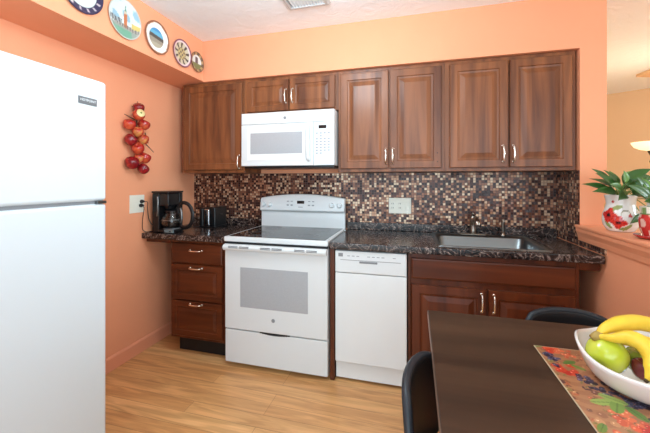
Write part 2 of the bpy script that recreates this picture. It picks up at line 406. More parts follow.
BF = -.622
cabinet('base_cabinet', 'brown base cabinet with three stacked drawers left of the stove', .234, .728, .125, .874, -.01, BF, M_lo, toe=(.262, .728), boxm=M_lox,
        drawers=[(.250, .690, .700, .850, SLAB, (.470, .800)), (.250, .690, .425, .690, SMALL, (.470, .668)), (.250, .690, .150, .415, SMALL, (.470, .398))])
cabinet('base_cabinet', 'brown sink base cabinet with two doors under a plain front', 2.002, 2.927, .125, .874, -.01, BF, M_lo, toe=(2.002, 2.927), boxm=M_lox, hollow=True,
        doors=[(2.024, 2.450, .150, .678, RAISED, (2.425, .60)), (2.462, 2.905, .150, .678, RAISED, (2.490, .60))],
        panels=[(2.024, 2.905, .715, .842, SLAB)])
bm = nb(); box(bm, 1.502, 1.532, BF, -.02, 0.001, .874)
tag(obj('filler_panel', bm, M_lo, bevel=.002), 'narrow upright brown wood panel between stove and dishwasher', 'panel')
bm = nb(); box(bm, .001, .2335, -.60, -.03, .842, .874)
tag(obj('under_counter_strip', bm, M_lo, bevel=.002), 'wood cleat under the counter at the left wall, beside the drawers', 'wood strip')
bm = nb(); box(bm, 2.928, XR-.009, -.60, -.03, .825, .874)  # brown strip put where the counter end leaves a triangular shadow
tag(obj('under_counter_strip', bm, M_lo, bevel=.002), 'dark wood strip standing in for shadow under the counter end at the right wall', 'wood strip')

# countertops
def slab(x0, x1, y0, y1, z0, z1, hole=None):
    bm = nb()
    xs = [x0, x1]; ys = [y0, y1]
    if hole: xs = [x0, hole[0], hole[1], x1]; ys = [y0, hole[2], hole[3], y1]
    g = {}
    for k, z in enumerate((z0, z1)):
        for i, x in enumerate(xs):
            for j, y in enumerate(ys): g[i, j, k] = bm.verts.new((x, y, z))
    nx, ny = len(xs)-1, len(ys)-1
    solid = lambda i, j: 0 <= i < nx and 0 <= j < ny and not (hole and i == 1 and j == 1)
    for i in range(nx):
        for j in range(ny):
            if not solid(i, j): continue
            for k in (0, 1): bm.faces.new((g[i, j, k], g[i+1, j, k], g[i+1, j+1, k], g[i, j+1, k]))
            for di, dj, e in ((-1, 0, ((i, j), (i, j+1))), (1, 0, ((i+1, j), (i+1, j+1))), (0, -1, ((i, j), (i+1, j))), (0, 1, ((i, j+1), (i+1, j+1)))):
                if not solid(i+di, j+dj):
                    (a, b), (c, d_) = e; bm.faces.new((g[a, b, 0], g[c, d_, 0], g[c, d_, 1], g[a, b, 1]))
    return bm
CT = .918
SINK = (2.195, 2.785, -.575, -.115)
for (x0, x1, hole, lab) in ((.001, .733, None, 'short dark marbled countertop left of the stove'), (1.501, XR-.009, SINK, 'long dark marbled countertop with the sink, right of the stove')):
    t = empty('countertop', ((x0+x1)/2, -.32, .875), lab, 'countertop')
    obj('worktop', slab(x0, x1, -.652, -.009, .8745, CT, hole), M_stone, t, bevel=.007, seg=3)
    bm = nb(); box(bm, x0, x1, -.029, -.0085, CT, CT+.062); obj('upstand', bm, M_stone, t, bevel=.004)

# ------------------------------------------------------------------ range
def badge(parent, x, y, z, r=.011):
    bm = nb(); lathe(bm, [(0, 0), (r, 0), (r, .0016), (r*.8, .0022), (r*.72, .0012), (r*.3, .0012), (r*.25, .0022), (0, .0022)], T(x, y, z) @ R(PI/2, 'X'), 24)
    return obj('round_badge', bm, M_grey, parent, smooth=True)
rg = empty('electric_range', (1.118, -.33, 0), 'white freestanding electric stove with black glass cooktop', 'stove')
X0, X1 = .739, 1.496
bm = nb(); box(bm, X0+.002, X1-.002, -.632, -.03, .03, .888); obj('oven_body', bm, M_white, rg, bevel=.003)
for x in (X0+.05, X1-.05):
    for y in (-.58, -.10):
        bm = nb(); lathe(bm, [(0, 0), (.018, 0), (.015, .032), (0, .032)], T(x, y, 0.001), 12); obj('leveling_foot', bm, M_black, rg)
bm = nb(); box(bm, X0+.001, X1-.001, -.660, -.630, .035, .268); obj('storage_drawer', bm, M_white, rg, bevel=.006, seg=3)
# dark scooped grip above the drawer
bm = nb(); P_ = []
for i in range(13):
    u = i/12; P_.append((1.01+.22*u, .271-.011*math.sin(PI*u)))
for i in range(12):
    (a, za), (b, zb) = P_[i], P_[i+1]
    box(bm, a, b, -.6615, -.640, min(za, zb), .273)
obj('drawer_grip', bm, M_gap, rg)
dr = nb(); box(dr, X0+.001, X1-.001, -.664, -.632, .276, .872)
dro = obj('oven_door', dr, M_white, rg, bevel=.006, seg=3)
bm = nb(); box(bm, .862, 1.362, -.6655, -.660, .436, .716); obj('window', bm, M_grey_glass, dro, bevel=.003)
bm = nb(); pts = [(X0+.004, .842), (X1-.004, .842)]
# full-width handle bar
pr = [(-.664, .878), (-.690, .875), (-.703, .863), (-.703, .850), (-.695, .836), (-.664, .832)]
A = [bm.verts.new((X0+.003, y, z)) for y, z in pr]; B = [bm.verts.new((X1-.003, y, z)) for y, z in pr]
for i in range(6): bm.faces.new((A[i], A[(i+1) % 6], B[(i+1) % 6], B[i]))
bm.faces.new(A); bm.faces.new(B); obj('handle', bm, M_white, dro, bevel=.005, seg=3)
badge(dro, 1.112, -.664, .365, .013)
# vent slots, on the bar face, three pairs
for xc in (.868, 1.112, 1.356):
    for s in (-1, 1):
        bm = nb()
        for dz in (0, .0085): box(bm, xc+s*.042-.036, xc+s*.042+.036, -.7042, -.700, .855+dz, .8592+dz)
        obj('vent_slot', bm, M_slot, dro)
bm = nb(); box(bm, X0+.004, X1-.004, -.655, -.632, .874, .890); obj('shadow_gap', bm, M_gap, rg)
# cooktop with raised frame
bm = nb(); box(bm, X0-.003, X1+.003, -.672, -.065, .892, .928); ct = obj('cooktop', bm, M_white, rg, bevel=.008, seg=3)
bm = nb(); box(bm, X0+.022, X1-.022, -.645, -.085, .926, .930); gl = obj('glass_surface', bm, M_black_glass, ct, bevel=.002)
for (x, y, r) in ((.93, -.50, .105), (1.31, -.50, .085), (.93, -.22, .080), (1.31, -.22, .100)):
    bm = nb(); lathe(bm, [(r-.002, 0), (r, 0), (r, .0006), (r-.002, .0006)], T(x, y, .9301), 40)
    lathe(bm, [(r*.6-.001, 0), (r*.6, 0), (r*.6, .0006), (r*.6-.001, .0006)], T(x, y, .9301), 40)
    obj('burner_ring', bm, M_grey, ct)
# backguard: riser + arched control panel
bm = nb()
def arch(x): return 1.172+.036*math.cos((x-1.1175)/.3785*PI/2)**.8 if abs(x-1.1175) < .378 else 1.172
N = 24; xs = [X0+.004+(X1-X0-.008)*i/N for i in range(N+1)]
prf = lambda x: [(-.078, .925), (-.078, 1.052), (-.086, 1.062), (-.105, 1.068), (-.108, 1.080), (-.092, arch(x)-.012), (-.082, arch(x)), (-.03, arch(x)), (-.03, .925)]
rings = [[bm.verts.new((x, y, z)) for y, z in prf(x)] for x in xs]
for a, b in zip(rings, rings[1:]):
    for k in range(9): bm.faces.new((a[k], a[(k+1) % 9], b[(k+1) % 9], b[k]))
bm.faces.new(rings[0]); bm.faces.new(rings[-1])
bgd = obj('control_panel', bm, M_white, rg, bevel=.003)
def pan_y(z): return -.108+.016*(z-1.08)/(.10)
tilt = math.atan2(.016, .10)
for x in (.775, .832, 1.385, 1.452):
    z = 1.118
    bm = nb(); M = T(x, pan_y(z)-.0005, z) @ R(PI/2-tilt*-1, 'X')
    M = T(x, pan_y(z)-.0005, z) @ R(PI/2-tilt, 'X')
    lathe(bm, [(0, 0), (.022, 0), (.021, .006), (.018, .012), (.016, .022), (0, .023)], M, 24)
    box(bm, -.005, .005, -.019, .019, .018, .030, M=M)
    obj('knob', bm, M_white, bgd, bevel=.001, seg=1)
bm = nb(); box(bm, 1.083, 1.147, pan_y(1.14)-.003, pan_y(1.14)+.004, 1.127, 1.152); obj('display', bm, M_blackm, bgd)
for xs_ in (1.00, 1.035, 1.19, 1.225):
    for z in (1.115, 1.145):
        bm = nb(); box(bm, xs_-.010, xs_+.010, pan_y(z)-.0015, pan_y(z)+.003, z-.006, z+.006); obj('button', bm, M_lightgrey, bgd)
bm = nb(); box(bm, 1.095, 1.135, pan_y(1.10)-.0012, pan_y(1.10)+.003, 1.097, 1.102); obj('printed_line', bm, M_grey, bgd)

# ------------------------------------------------------------------ microwave
mw = empty('microwave', (1.11, -.2, 1.436), 'white over-the-range microwave hanging above the stove', 'microwave')
A0, A1, Z0, Z1, YM = .735, 1.482, 1.436, 1.846, -.420
bm = nb(); box(bm, A0, A1, YM+.025, -.012, Z0, Z1); obj('microwave_body', bm, M_white, mw, bevel=.003)
bm = nb(); box(bm, A0+.01, A1-.01, YM+.03, -.05, Z0-.016, Z0-.0005); obj('underside_grille', bm, M_black, mw, bevel=.002)
bm = nb(); box(bm, A0, A1, YM, YM+.024, Z1-.088, Z1); top = obj('top_vent_panel', bm, M_white, mw, bevel=.004, seg=2)
badge(top, 1.100, YM, 1.798, .011)
bm = nb(); box(bm, A0, 1.325, YM-.002, YM+.024, Z0, Z1-.090); md = obj('door', bm, M_white, mw, bevel=.005, seg=3)
bm = nb(); box(bm, .785, 1.262, YM-.0035, YM, 1.478, 1.735); obj('door_inset', bm, M_white2, md, bevel=.002)
bm = nb(); box(bm, .815, 1.240, YM-.005, YM-.001, 1.528, 1.690); obj('window', bm, M_grey_glass, md, bevel=.002)
bm = nb(); tube(bm, spline([(1.290, YM-.001, 1.735), (1.290, YM-.024, 1.722), (1.290, YM-.032, 1.68), (1.290, YM-.034, 1.61), (1.290, YM-.032, 1.54), (1.290, YM-.024, 1.490), (1.290, YM-.001, 1.478)], 5), .014, 12)
obj('handle', bm, M_white, md, smooth=True)
bm = nb(); box(bm, 1.327, A1, YM-.002, YM+.024, Z0, Z1-.090); cp = obj('control_panel', bm, M_white, mw, bevel=.004, seg=2)
bm = nb(); box(bm, 1.366, 1.424, YM-.0035, YM, 1.706, 1.730); obj('display', bm, M_blackm, cp)
for r in range(8):
    for c in range(4):
        if r in (1,) and c != 1: continue
        x = 1.352+c*.030; z = 1.672-r*.021
        if r == 7 and c > 1: continue
        bm = nb(); box(bm, x-.008, x+.008, YM-.003, YM, z-.0045, z+.0045); obj('button', bm, M_lightgrey, cp)

# ------------------------------------------------------------------ dishwasher
dw = empty('dishwasher', (1.765, -.33, 0), 'white narrow dishwasher under the counter right of the stove', 'dishwasher')
D0, D1 = 1.540, 1.996; YD = -.632
bm = nb(); box(bm, D0, D1, YD+.03, -.05, .02, .868); obj('tub_body', bm, M_white2, dw)
bm = nb(); box(bm, D0, D1, YD-.004, YD+.028, .724, .866); cpn = obj('control_panel', bm, M_white, dw, bevel=.006, seg=3)
bm = nb(); box(bm, 1.700, 1.815, YD-.006, YD, .790, .803); obj('latch_recess', bm, M_grey, cpn, bevel=.002)
bm = nb(); box(bm, 1.575, 1.960, YD-.0052, YD-.002, .806, .809); obj('printed_line', bm, M_grey, cpn)
bm = nb(); box(bm, 1.562, 1.592, YD-.0055, YD-.002, .828, .850); obj('square_badge', bm, M_grey, cpn)
for i, x in enumerate((1.63, 1.66, 1.69, 1.76, 1.79, 1.82, 1.85, 1.92)):
    bm = nb(); box(bm, x-.009, x+.009, YD-.005, YD-.002, .832, .837); obj('button', bm, M_lightgrey, cpn)
bm = nb(); box(bm, D0, D1, YD, YD+.028, .138, .720); obj('door', bm, M_white2, dw, bevel=.004)
bm = nb(); box(bm, D0+.004, D1-.004, YD+.065, YD+.08, .012, .134); obj('kick_plate', bm, M_white, dw, bevel=.003)
bm = nb(); box(bm, D0+.004, D1-.004, YD+.075, YD+.09, .001, .020); obj('kick_gap', bm, M_gap, dw)

# ------------------------------------------------------------------ sink, faucet, sprayer
bm = nb()
def rr(x0, x1, y0, y1, r, z, n=6):
    out = []
    for cx, cy, a0 in ((x1-r, y1-r, 0), (x0+r, y1-r, 90), (x0+r, y0+r, 180), (x1-r, y0+r, 270)):
        for k in range(n+1):
            a = math.radians(a0+90*k/n); out.append((cx+r*math.cos(a), cy+r*math.sin(a), z))
    return out
def loft(bm, rings, cap_first=False, cap_last=False):
    V = [[bm.verts.new(p) for p in r] for r in rings]
    n = len(V[0])
    for a, b in zip(V, V[1:]):
        for k in range(n): bm.faces.new((a[k], a[(k+1) % n], b[(k+1) % n], b[k]))
    if cap_first: bm.faces.new(V[0][::-1])
    if cap_last: bm.faces.new(V[-1])
    return V
x0, x1, y0, y1 = 2.172, 2.808, -.602, -.058
loft(bm, [rr(x0, x1, y0, y1, .03, CT+.0005), rr(x0+.002, x1-.002, y0+.002, y1-.002, .03, CT+.006), rr(x0+.012, x1-.012, y0+.012, y1-.012, .03, CT+.007),
          rr(x0+.022, x1-.022, y0+.022, y1-.075, .045, CT+.003), rr(x0+.030, x1-.030, y0+.03, y1-.083, .05, CT-.008),
          rr(x0+.040, x1-.040, y0+.04, y1-.09, .06, CT-.13), rr(x0+.06, x1-.06, y0+.06, y1-.11, .06, CT-.165), rr(x0+.10, x1-.10, y0+.1, y1-.15, .06, CT-.17)], cap_last=True)
snk = obj('kitchen_sink', bm, M_metal, smooth=True); tag(snk, 'single-bowl stainless steel sink set in the counter', 'sink')
bm = nb(); lathe(bm, [(0, .002), (.03, .002), (.042, .004), (.044, 0)], T(2.49, -.35, CT-.170), 24); obj('drain', bm, M_nickel, snk, smooth=True)
fx, fy = 2.462, -.095
f = empty('faucet', (fx, fy, CT), 'brushed metal single-lever faucet behind the sink', 'faucet')
bm = nb(); loft(bm, [rr(fx-.10, fx+.10, fy-.028, fy+.028, .026, CT+.007), rr(fx-.10, fx+.10, fy-.028, fy+.028, .026, CT+.012), rr(fx-.09, fx+.09, fy-.02, fy+.02, .018, CT+.017)], True, True); obj('base_plate', bm, M_nickel, f, smooth=False, bevel=.002)
bm = nb(); lathe(bm, [(0, 0), (.026, 0), (.024, .02), (.021, .09), (.024, .10), (.024, .125), (.012, .134), (0, .135)], T(fx, fy, CT+.015), 24); obj('body', bm, M_nickel, f, smooth=True)
bm = nb(); tube(bm, spline([(fx, fy-.01, CT+.085), (fx, fy-.06, CT+.125), (fx, fy-.12, CT+.135), (fx, fy-.165, CT+.118), (fx, fy-.175, CT+.095)], 5), [.016]*21, 14); obj('spout', bm, M_nickel, f, smooth=True)
bm = nb(); tube(bm, [(fx, fy, CT+.148), (fx-.004, fy-.02, CT+.160), (fx-.01, fy-.06, CT+.168)], [.012, .010, .007], 10); obj('lever', bm, M_nickel, f, smooth=True)
sx, sy = 2.66, -.10
f = empty('sink_sprayer', (sx, sy, CT), 'slim side sprayer standing right of the faucet', 'sprayer')
bm = nb(); lathe(bm, [(0, 0), (.022, 0), (.02, .008), (.013, .014), (.011, .03), (0, .03)], T(sx, sy, CT+.007), 20); obj('holder', bm, M_nickel, f, smooth=True)
bm = nb(); lathe(bm, [(.009, .03), (.010, .07), (.013, .09), (.015, .108), (.013, .118), (0, .120)], T(sx, sy, CT+.007), 20)
box(bm, sx-.008, sx+.008, sy-.028, sy, CT+.108, CT+.122); obj('spray_head', bm, M_nickel, f, smooth=False, bevel=.002)

# ------------------------------------------------------------------ outlets
o = empty('outlet_plate', (1.93, -.01, 1.06), 'wide ivory switch and outlet plate on the mosaic tiles', 'outlet')
bm = nb(); box(bm, 1.843, 2.018, -.0145, -.0085, 1.058, 1.184); obj('cover_plate', bm, M_plastic_w, o, bevel=.003)
for x in (1.873, 1.93):
    bm = nb(); box(bm, x-.016, x+.016, -.0165, -.014, 1.088, 1.154); s = obj('socket', bm, M_plastic_w, o, bevel=.001, seg=1)
    for z in (1.104, 1.138):
        for dx in (-.006, .006):
            bm = nb(); box(bm, x+dx-.0015, x+dx+.0015, -.0172, -.016, z-.006, z+.006); obj('slot', bm, M_dark, s)
bm = nb(); box(bm, 1.971, 2.003, -.018, -.014, 1.088, 1.154); obj('rocker_switch', bm, M_plastic_w, o, bevel=.001, seg=1)
o = empty('wall_outlet', (.004, -.695, 1.077), 'white double outlet plate on the left wall with two plugs in it', 'outlet')
bm = nb(); box(bm, .0005, .006, -.765, -.625, 1.078, 1.214); obj('cover_plate', bm, M_plastic_w, o, bevel=.003)
for y in (-.733, -.660):
    bm = nb(); box(bm, .006, .008, y-.017, y+.017, 1.108, 1.184); s = obj('socket', bm, M_plastic_w, o, bevel=.001, seg=1)

# ------------------------------------------------------------------ coffee maker, carafe, toaster
cm = empty('coffee_maker', (.15, -.46, CT), 'black drip coffee maker on the counter by the left wall', 'coffee maker')
x0, x1, y0, y1 = .055, .205, -.60, -.43
bm = nb(); box(bm, x0, x1, -.47, y1, CT+.001, 1.225); box(bm, x0, .118, y0, -.47, CT+.001, 1.225); obj('water_tank', bm, M_black, cm, bevel=.006)
bm = nb(); box(bm, .118, x1, y0, -.47, 1.125, 1.226); obj('brew_head', bm, M_black, cm, bevel=.010, seg=3)
bm = nb(); box(bm, x0-.003, x1+.003, y0-.004, y1+.004, 1.226, 1.240); obj('lid', bm, M_black, cm, bevel=.003)
bm = nb(); lathe(bm, [(0, 0), (.030, 0), (.042, .03), (0, .03)], T(.162, -.535, 1.10), 28); obj('filter_basket', bm, M_black, cm, smooth=False, bevel=.002)
bm = nb(); box(bm, .118, x1+.045, y0-.01, -.47, CT+.001, .944); obj('base', bm, M_black, cm, bevel=.008)
bm = nb(); lathe(bm, [(0, 0), (.062, 0), (.062, .004), (0, .004)], T(.187, -.54, .9445), 28); obj('warming_plate', bm, M_grey, cm)
bm = nb(); tube(bm, spline([(.108, y0-.001, 1.20), (.114, y0-.004, 1.15), (.112, y0-.004, 1.09), (.104, y0-.001, 1.045)], 5), .007, 8); obj('water_gauge', bm, M_metal, cm, smooth=True)
bm = nb(); box(bm, .180, .262, y0-.013, y0-.005, .922, .942); sp_ = obj('switch_panel', bm, mat('grey_panel', (120, 134, 136), .3), cm, bevel=.002)
bm = nb(); box(bm, .225, .24, y0-.016, y0-.012, .928, .937); obj('switch', bm, M_black, sp_)
def plug_and_cord(parent, px, py, pz, pts, nm='power_cord'):
    bm = nb(); tube(bm, spline(pts, 6), .0028, 6); cd = obj(nm, bm, M_black, parent, smooth=True)
    bm = nb(); lathe(bm, [(0, 0), (.014, 0), (.014, .012), (.009, .024), (.005, .032), (0, .032)], T(.008, py, pz) @ R(PI/2, 'Y'), 14); obj('plug', bm, M_black, cd, smooth=True)
plug_and_cord(cm, 0, -.660, 1.163, [(.038, -.660, 1.163), (.045, -.635, 1.155), (.03, -.62, 1.11), (.022, -.60, 1.03), (.03, -.58, .98), (.058, -.56, .96)])
g_ = empty('coffee_carafe', (.2, -.525, .949), 'round glass coffee carafe with a black handle, on the coffee maker', 'carafe')
CX_, CY_ = .187, -.540
bm = nb(); lathe(bm, [(0, 0), (.050, 0), (.066, .012), (.077, .045), (.074, .075), (.060, .105), (.050, .122), (.050, .130)], T(CX_, CY_, .949), 32)
car = obj('glass_jug', bm, M_glass, g_, smooth=True); sm = car.modifiers.new('s', 'SOLIDIFY'); sm.thickness = .002
bm = nb(); lathe(bm, [(0, .004), (.05, .004), (.068, .02), (.073, .04), (0, .041)], T(CX_, CY_, .949), 32); obj('coffee', bm, mat('black_coffee', (24, 14, 9), .08), g_, smooth=True)
bm = nb(); lathe(bm, [(.048, .118), (.050, .118), (.050, .136), (0, .144)], T(CX_, CY_, .949), 32); obj('lid', bm, M_black, g_, smooth=True)
bm = nb(); lathe(bm, [(.0755, .062), (.078, .062), (.0775, .072), (.074, .072)], T(CX_, CY_, .949), 32); obj('metal_band', bm, M_metal, g_, smooth=True)
bm = nb(); hd = Vector((.97, .10, 0)).normalized()
hp = [(.050, 1.062), (.060, 1.118), (.100, 1.150), (.150, 1.130), (.178, 1.075), (.176, 1.01), (.150, .965), (.105, .952), (.072, .975)]
tube(bm, spline([Vector((CX_, CY_, z))+hd*q for q, z in hp], 5), .010, 10, flat=1.5)
chn = obj('handle', bm, M_black, g_, smooth=True)
bm = nb(); tube(bm, spline([Vector((CX_, CY_, z))+hd*q for q, z in ((.075, 1.11), (.085, 1.07), (.086, 1.02), (.078, .985))], 4), .009, 8); obj('silver_highlight', bm, M_metal, g_, smooth=True)  # metal strip added as the silver highlight beside the handle
ts = empty('toaster', (.36, -.2, CT), 'small black and chrome toaster behind the coffee maker', 'toaster')
bm = nb(); box(bm, .285, .345, -.27, -.10, CT+.012, 1.080); obj('chrome_body', bm, mat('chrome', (190, 195, 200), .15, metal=1), ts, bevel=.015, seg=4)
bm = nb(); box(bm, .345, .405, -.275, -.095, CT+.006, 1.095); sh = obj('end_panel', bm, M_black, ts, bevel=.012, seg=3)
bm = nb(); box(bm, .25, .285, -.275, -.095, CT+.006, 1.085); obj('end_panel', bm, M_black, ts, bevel=.012, seg=3)
bm = nb(); box(bm, .245, .410, -.28, -.09, CT+.001, CT+.014); obj('base', bm, M_black, ts, bevel=.003)
for yy in (-.205, -.165):
    bm = nb(); box(bm, .29, .34, yy-.006, yy+.006, 1.072, 1.082); obj('bread_slot', bm, M_dark, ts)
bm = nb(); box(bm, .405, .423, -.20, -.17, 1.02, 1.03); obj('lever', bm, M_black, ts, bevel=.002)
plug_and_cord(ts, 0, -.668, 1.133, [(.038, -.668, 1.133), (.045, -.672, 1.10), (.035, -.675, 1.02), (.03, -.67, .955), (.02, -.64, .93), (.03, -.60, .9215), (.045, -.40, .9215), (.14, -.30, .9215), (.27, -.25, .925)])
bm = nb()

# ------------------------------------------------------------------ refrigerator
bm.free()
M_fr = mat('refrigerator_enamel', (205, 211, 216), .3, bump=.04, bscale=300)
# fridge
fr = empty('refrigerator', (.43, -2.06, 0), 'large white top-freezer refrigerator against the left wall', 'refrigerator')
FX = .82; FY1 = -1.680; FY0 = -2.44
bm = nb(); box(bm, .03, FX-.07, FY0+.003, FY1-.003, .02, 1.722); obj('cabinet_body', bm, M_fr, fr, bevel=.006)
bm = nb(); box(bm, FX-.066, FX, FY0, FY1, 1.242, 1.725); fz = obj('freezer_door', bm, M_fr, fr, bevel=.014, seg=4)
bm = nb(); box(bm, FX-.066, FX, FY0, FY1, .10, 1.230); fd = obj('refrigerator_door', bm, M_fr, fr, bevel=.014, seg=4)
bm = nb(); box(bm, FX-.070, FX-.012, FY0+.01, FY1-.01, 1.2295, 1.2425); obj('door_gasket', bm, M_grey, fr)
bm = nb(); box(bm, FX-.05, FX+.002, FY1-.045, FY1-.004, 1.2305, 1.2415); obj('hinge', bm, M_metal, fr, bevel=.001, seg=1)
bm = nb(); box(bm, FX-.05, FX-.02, FY0+.02, FY1-.02, .012, .095); obj('base_grille', bm, M_lightgrey, fr, bevel=.003)
bm = nb(); box(bm, FX-.001, FX+.003, -1.803, -1.727, 1.617, 1.645); npl = obj('name_plate', bm, mat('pewter_plate', (104, 104, 106), .4), fz, bevel=.001, seg=1)
def text(name, body, size, loc, rot, m, parent):
    cu = bpy.data.curves.new(name, 'FONT'); cu.body = body; cu.size = size; cu.align_x = 'CENTER'; cu.align_y = 'CENTER'; cu.extrude = .0004
    o = bpy.data.objects.new(name, cu); C.objects.link(o); o.parent = parent
    o.location = Vector(loc)-WO[parent.name]; o.rotation_euler = rot; 
    me = bpy.data.meshes.new_from_object(o); me.materials.clear(); me.materials.append(m)
    q = bpy.data.objects.new(name, me); C.objects.link(q); q.parent = parent; q.location = o.location; q.rotation_euler = rot
    bpy.data.objects.remove(o); q.name = name; WO[q.name] = Vector(loc); return q
text('lettering', 'HOTPOINT', .0125, (FX+.0036, -1.765, 1.632), (PI/2, 0, PI/2), mat('pale_lettering', (214, 216, 218), .4), npl)
for y in (FY0-.001,):
    bm = nb(); tube(bm, spline([(FX, FY0+.05, 1.30), (FX+.045, FY0+.05, 1.31), (FX+.05, FY0+.05, 1.42), (FX+.045, FY0+.05, 1.52), (FX, FY0+.05, 1.53)], 4), .011, 10); obj('handle', bm, M_fr, fz, smooth=True)
    bm = nb(); tube(bm, spline([(FX, FY0+.05, 1.17), (FX+.045, FY0+.05, 1.16), (FX+.05, FY0+.05, 1.0), (FX+.045, FY0+.05, .80), (FX, FY0+.05, .79)], 4), .011, 10); obj('handle', bm, M_fr, fd, smooth=True)

# ------------------------------------------------------------------ decorative plates on the bulkhead
def plate(y, z, r, fn, label):
    NR = 26; N = 72
    prof = [(r*i/NR, 0) for i in range(NR+1)]
    bm = nb(); pr = []
    for i in range(NR+1):
        q = i/NR; h = .003 if q < .62 else .003+.012*((q-.62)/.38)
        pr.append((r*q, h))
    pr += [(r*1.0, .012), (r*.62, .0005), (0, .0005)]
    lathe(bm, pr, T(.3345, y, z) @ R(PI/2, 'Y'), N)
    o = obj('decorative_plate', bm, M_paint, smooth=True)
    tag(o, label, 'plate', 'souvenir plates on the bulkhead')
    # pattern: u to the right as seen (towards +y), v up
    zc = r
    def col(co):
        u, v = co.y/r, (co.z-zc)/r
        return fn(u, v, math.hypot(u, v), math.atan2(v, u))
    paint(o, col)
def p1(u, v, d, a):
    if d > .70:
        return (214, 196, 200) if (math.sin(a*14) > .72 and .76 < d < .92) else (44, 34, 72)
    if d > .64: return (210, 220, 214)
    if d > .36: return (226, 236, 232)
    if d > .30: return (120, 150, 130)
    return (196, 214, 170) if math.sin(u*30)+math.sin(v*26) > -.3 else (110, 130, 80)
def p2(u, v, d, a):
    if d > .93: return (206, 204, 194)
    if abs(u-.06) < .10 and -.28 < v < .30: return (196, 116, 72)
    if abs(u-.06) < .11 and -.40 < v <= -.28: return (150, 110, 90)
    if abs(u-.06) < .10-.10*(v-.30)/.42 and .30 <= v < .72: return (92, 136, 118) if v > .44 else (210, 196, 170)
    if u > .45 and -.30 < v < -.02: return (214, 190, 110)
    if u > -.9 and v < -.25 and v > -.42-.15*u: return (120, 116, 112) if math.sin(u*40) > 0 else (176, 168, 160)
    if v <= -.35: return (112, 168, 142) if v < -.5 and u < .4 else (150, 160, 150)
    if u < -.1 and -.3 < v < -.05-.3*u*0 and u < -.15: return (86, 88, 92) if math.sin(u*30+v*9) > .2 else (160, 168, 170)
    k = math.sin(u*5+1)*math.sin(v*6+u*3)
    return (150, 186, 204) if k > .35 else (214, 230, 232)
def p3(u, v, d, a):
    if d > .92: return (150, 96, 68)
    if d > .86: return (240, 236, 226) if math.sin(a*5) > -.2 else (186, 130, 96)
    if d > .60: return (246, 246, 242)
    if v > .16-.1*u: return (98, 178, 212) if v < .4 else (70, 150, 204)
    if v > -.06-.1*u: return (84, 78, 72)
    return (156, 148, 132) if v > -.3 else (178, 170, 150)
def p4(u, v, d, a):
    if d > .92: return (132, 72, 98)
    if d > .78: return (232, 214, 216)
    if d > .44: return (70, 64, 62) if math.sin(a*9) > .1 else (206, 200, 176)
    return (196, 180, 130) if math.sin(u*18)*math.sin(v*18) > -.1 else (110, 100, 84)
def p5(u, v, d, a):
    if d > .93: return (122, 86, 60)
    if d > .70: return (182, 152, 110) if math.sin(a*8) > 0 else (110, 90, 74)
    if v < -.1: return (120, 128, 84)
    if abs(u) < .2 and v < .5: return (92, 84, 92)
    return (226, 230, 228)
plate(-1.405, 2.336, .122, p1, 'wall plate with navy blue scalloped rim, nearest, cut by the photo top')
plate(-1.130, 2.307, .118, p2, 'largest wall plate, painted with a tall red brick bell tower by water')
plate(-.868, 2.302, .110, p3, 'wall plate with white rim and blue sky over a dark shoreline')
plate(-.612, 2.290, .102, p4, 'wall plate with plum pink rim and dark floral ring')
plate(-.432, 2.286, .080, p5, 'smallest wall plate, brown rim, next to the soffit corner')

# ------------------------------------------------------------------ apple garland
ag = empty('apple_garland', (.03, -.69, 1.36), 'hanging garland of artificial red apples on the left wall', 'garland')
def applemat(name, c1, c2, s=9):
    m, t, p = newmat(name); tc = t.nodes.new('ShaderNodeTexCoord'); n = t.nodes.new('ShaderNodeTexNoise'); n.inputs['Scale'].default_value = s*3; n.inputs['Detail'].default_value = 2
    t.links.new(tc.outputs['Object'], n.inputs['Vector']); r = t.nodes.new('ShaderNodeValToRGB'); r.color_ramp.elements[0].position = .40; r.color_ramp.elements[1].position = .70
    r.color_ramp.elements[0].color = (*lin(c1), 1); r.color_ramp.elements[1].color = (*lin(c2), 1)
    t.links.new(n.outputs[0], r.inputs[0]); t.links.new(r.outputs[0], p.inputs['Base Color']); p.inputs['Roughness'].default_value = .22; p.inputs['Coat Weight'].default_value = .4
    return m
MA = [applemat('dark_red_apple', (120, 12, 26), (168, 30, 34)), applemat('red_apple', (176, 28, 32), (222, 104, 62)), applemat('blush_apple', (196, 52, 42), (232, 168, 92))]
M_cream = mat('cream_apple_flesh', (238, 220, 160), .5); M_twig = mat('brown_twig', (74, 44, 30), .7)
APROF = [(0, .018), (.006, .024), (.018, .031), (.030, .028), (.037, .014), (.037, -.002), (.032, -.018), (.022, -.029), (.010, -.031), (0, -.026)]
def S(k): return Matrix.Scale(k, 4)
def AP(u, v): # pixel-free layout: measured y,z of each apple on the wall
    return u, v
apples = [(-0.721, 1.868, 0, 0.95, 20), (-0.762, 1.808, 1, 1.0, 90), (-0.807, 1.731, 1, 1.02, 10), (-0.672, 1.75, 1, 1.02, -15), (-0.747, 1.685, 2, 0.95, 30), (-0.798, 1.619, 0, 1.05, -30), (-0.68, 1.637, 2, 0.98, 15), (-0.747, 1.561, 1, 1.05, 40), (-0.667, 1.497, 1, 1.08, -20), (-0.784, 1.452, 0, 1.18, 15), (-0.698, 1.411, 0, 0.98, -40), (-0.72, 1.49, 2, 0.9, 0)]
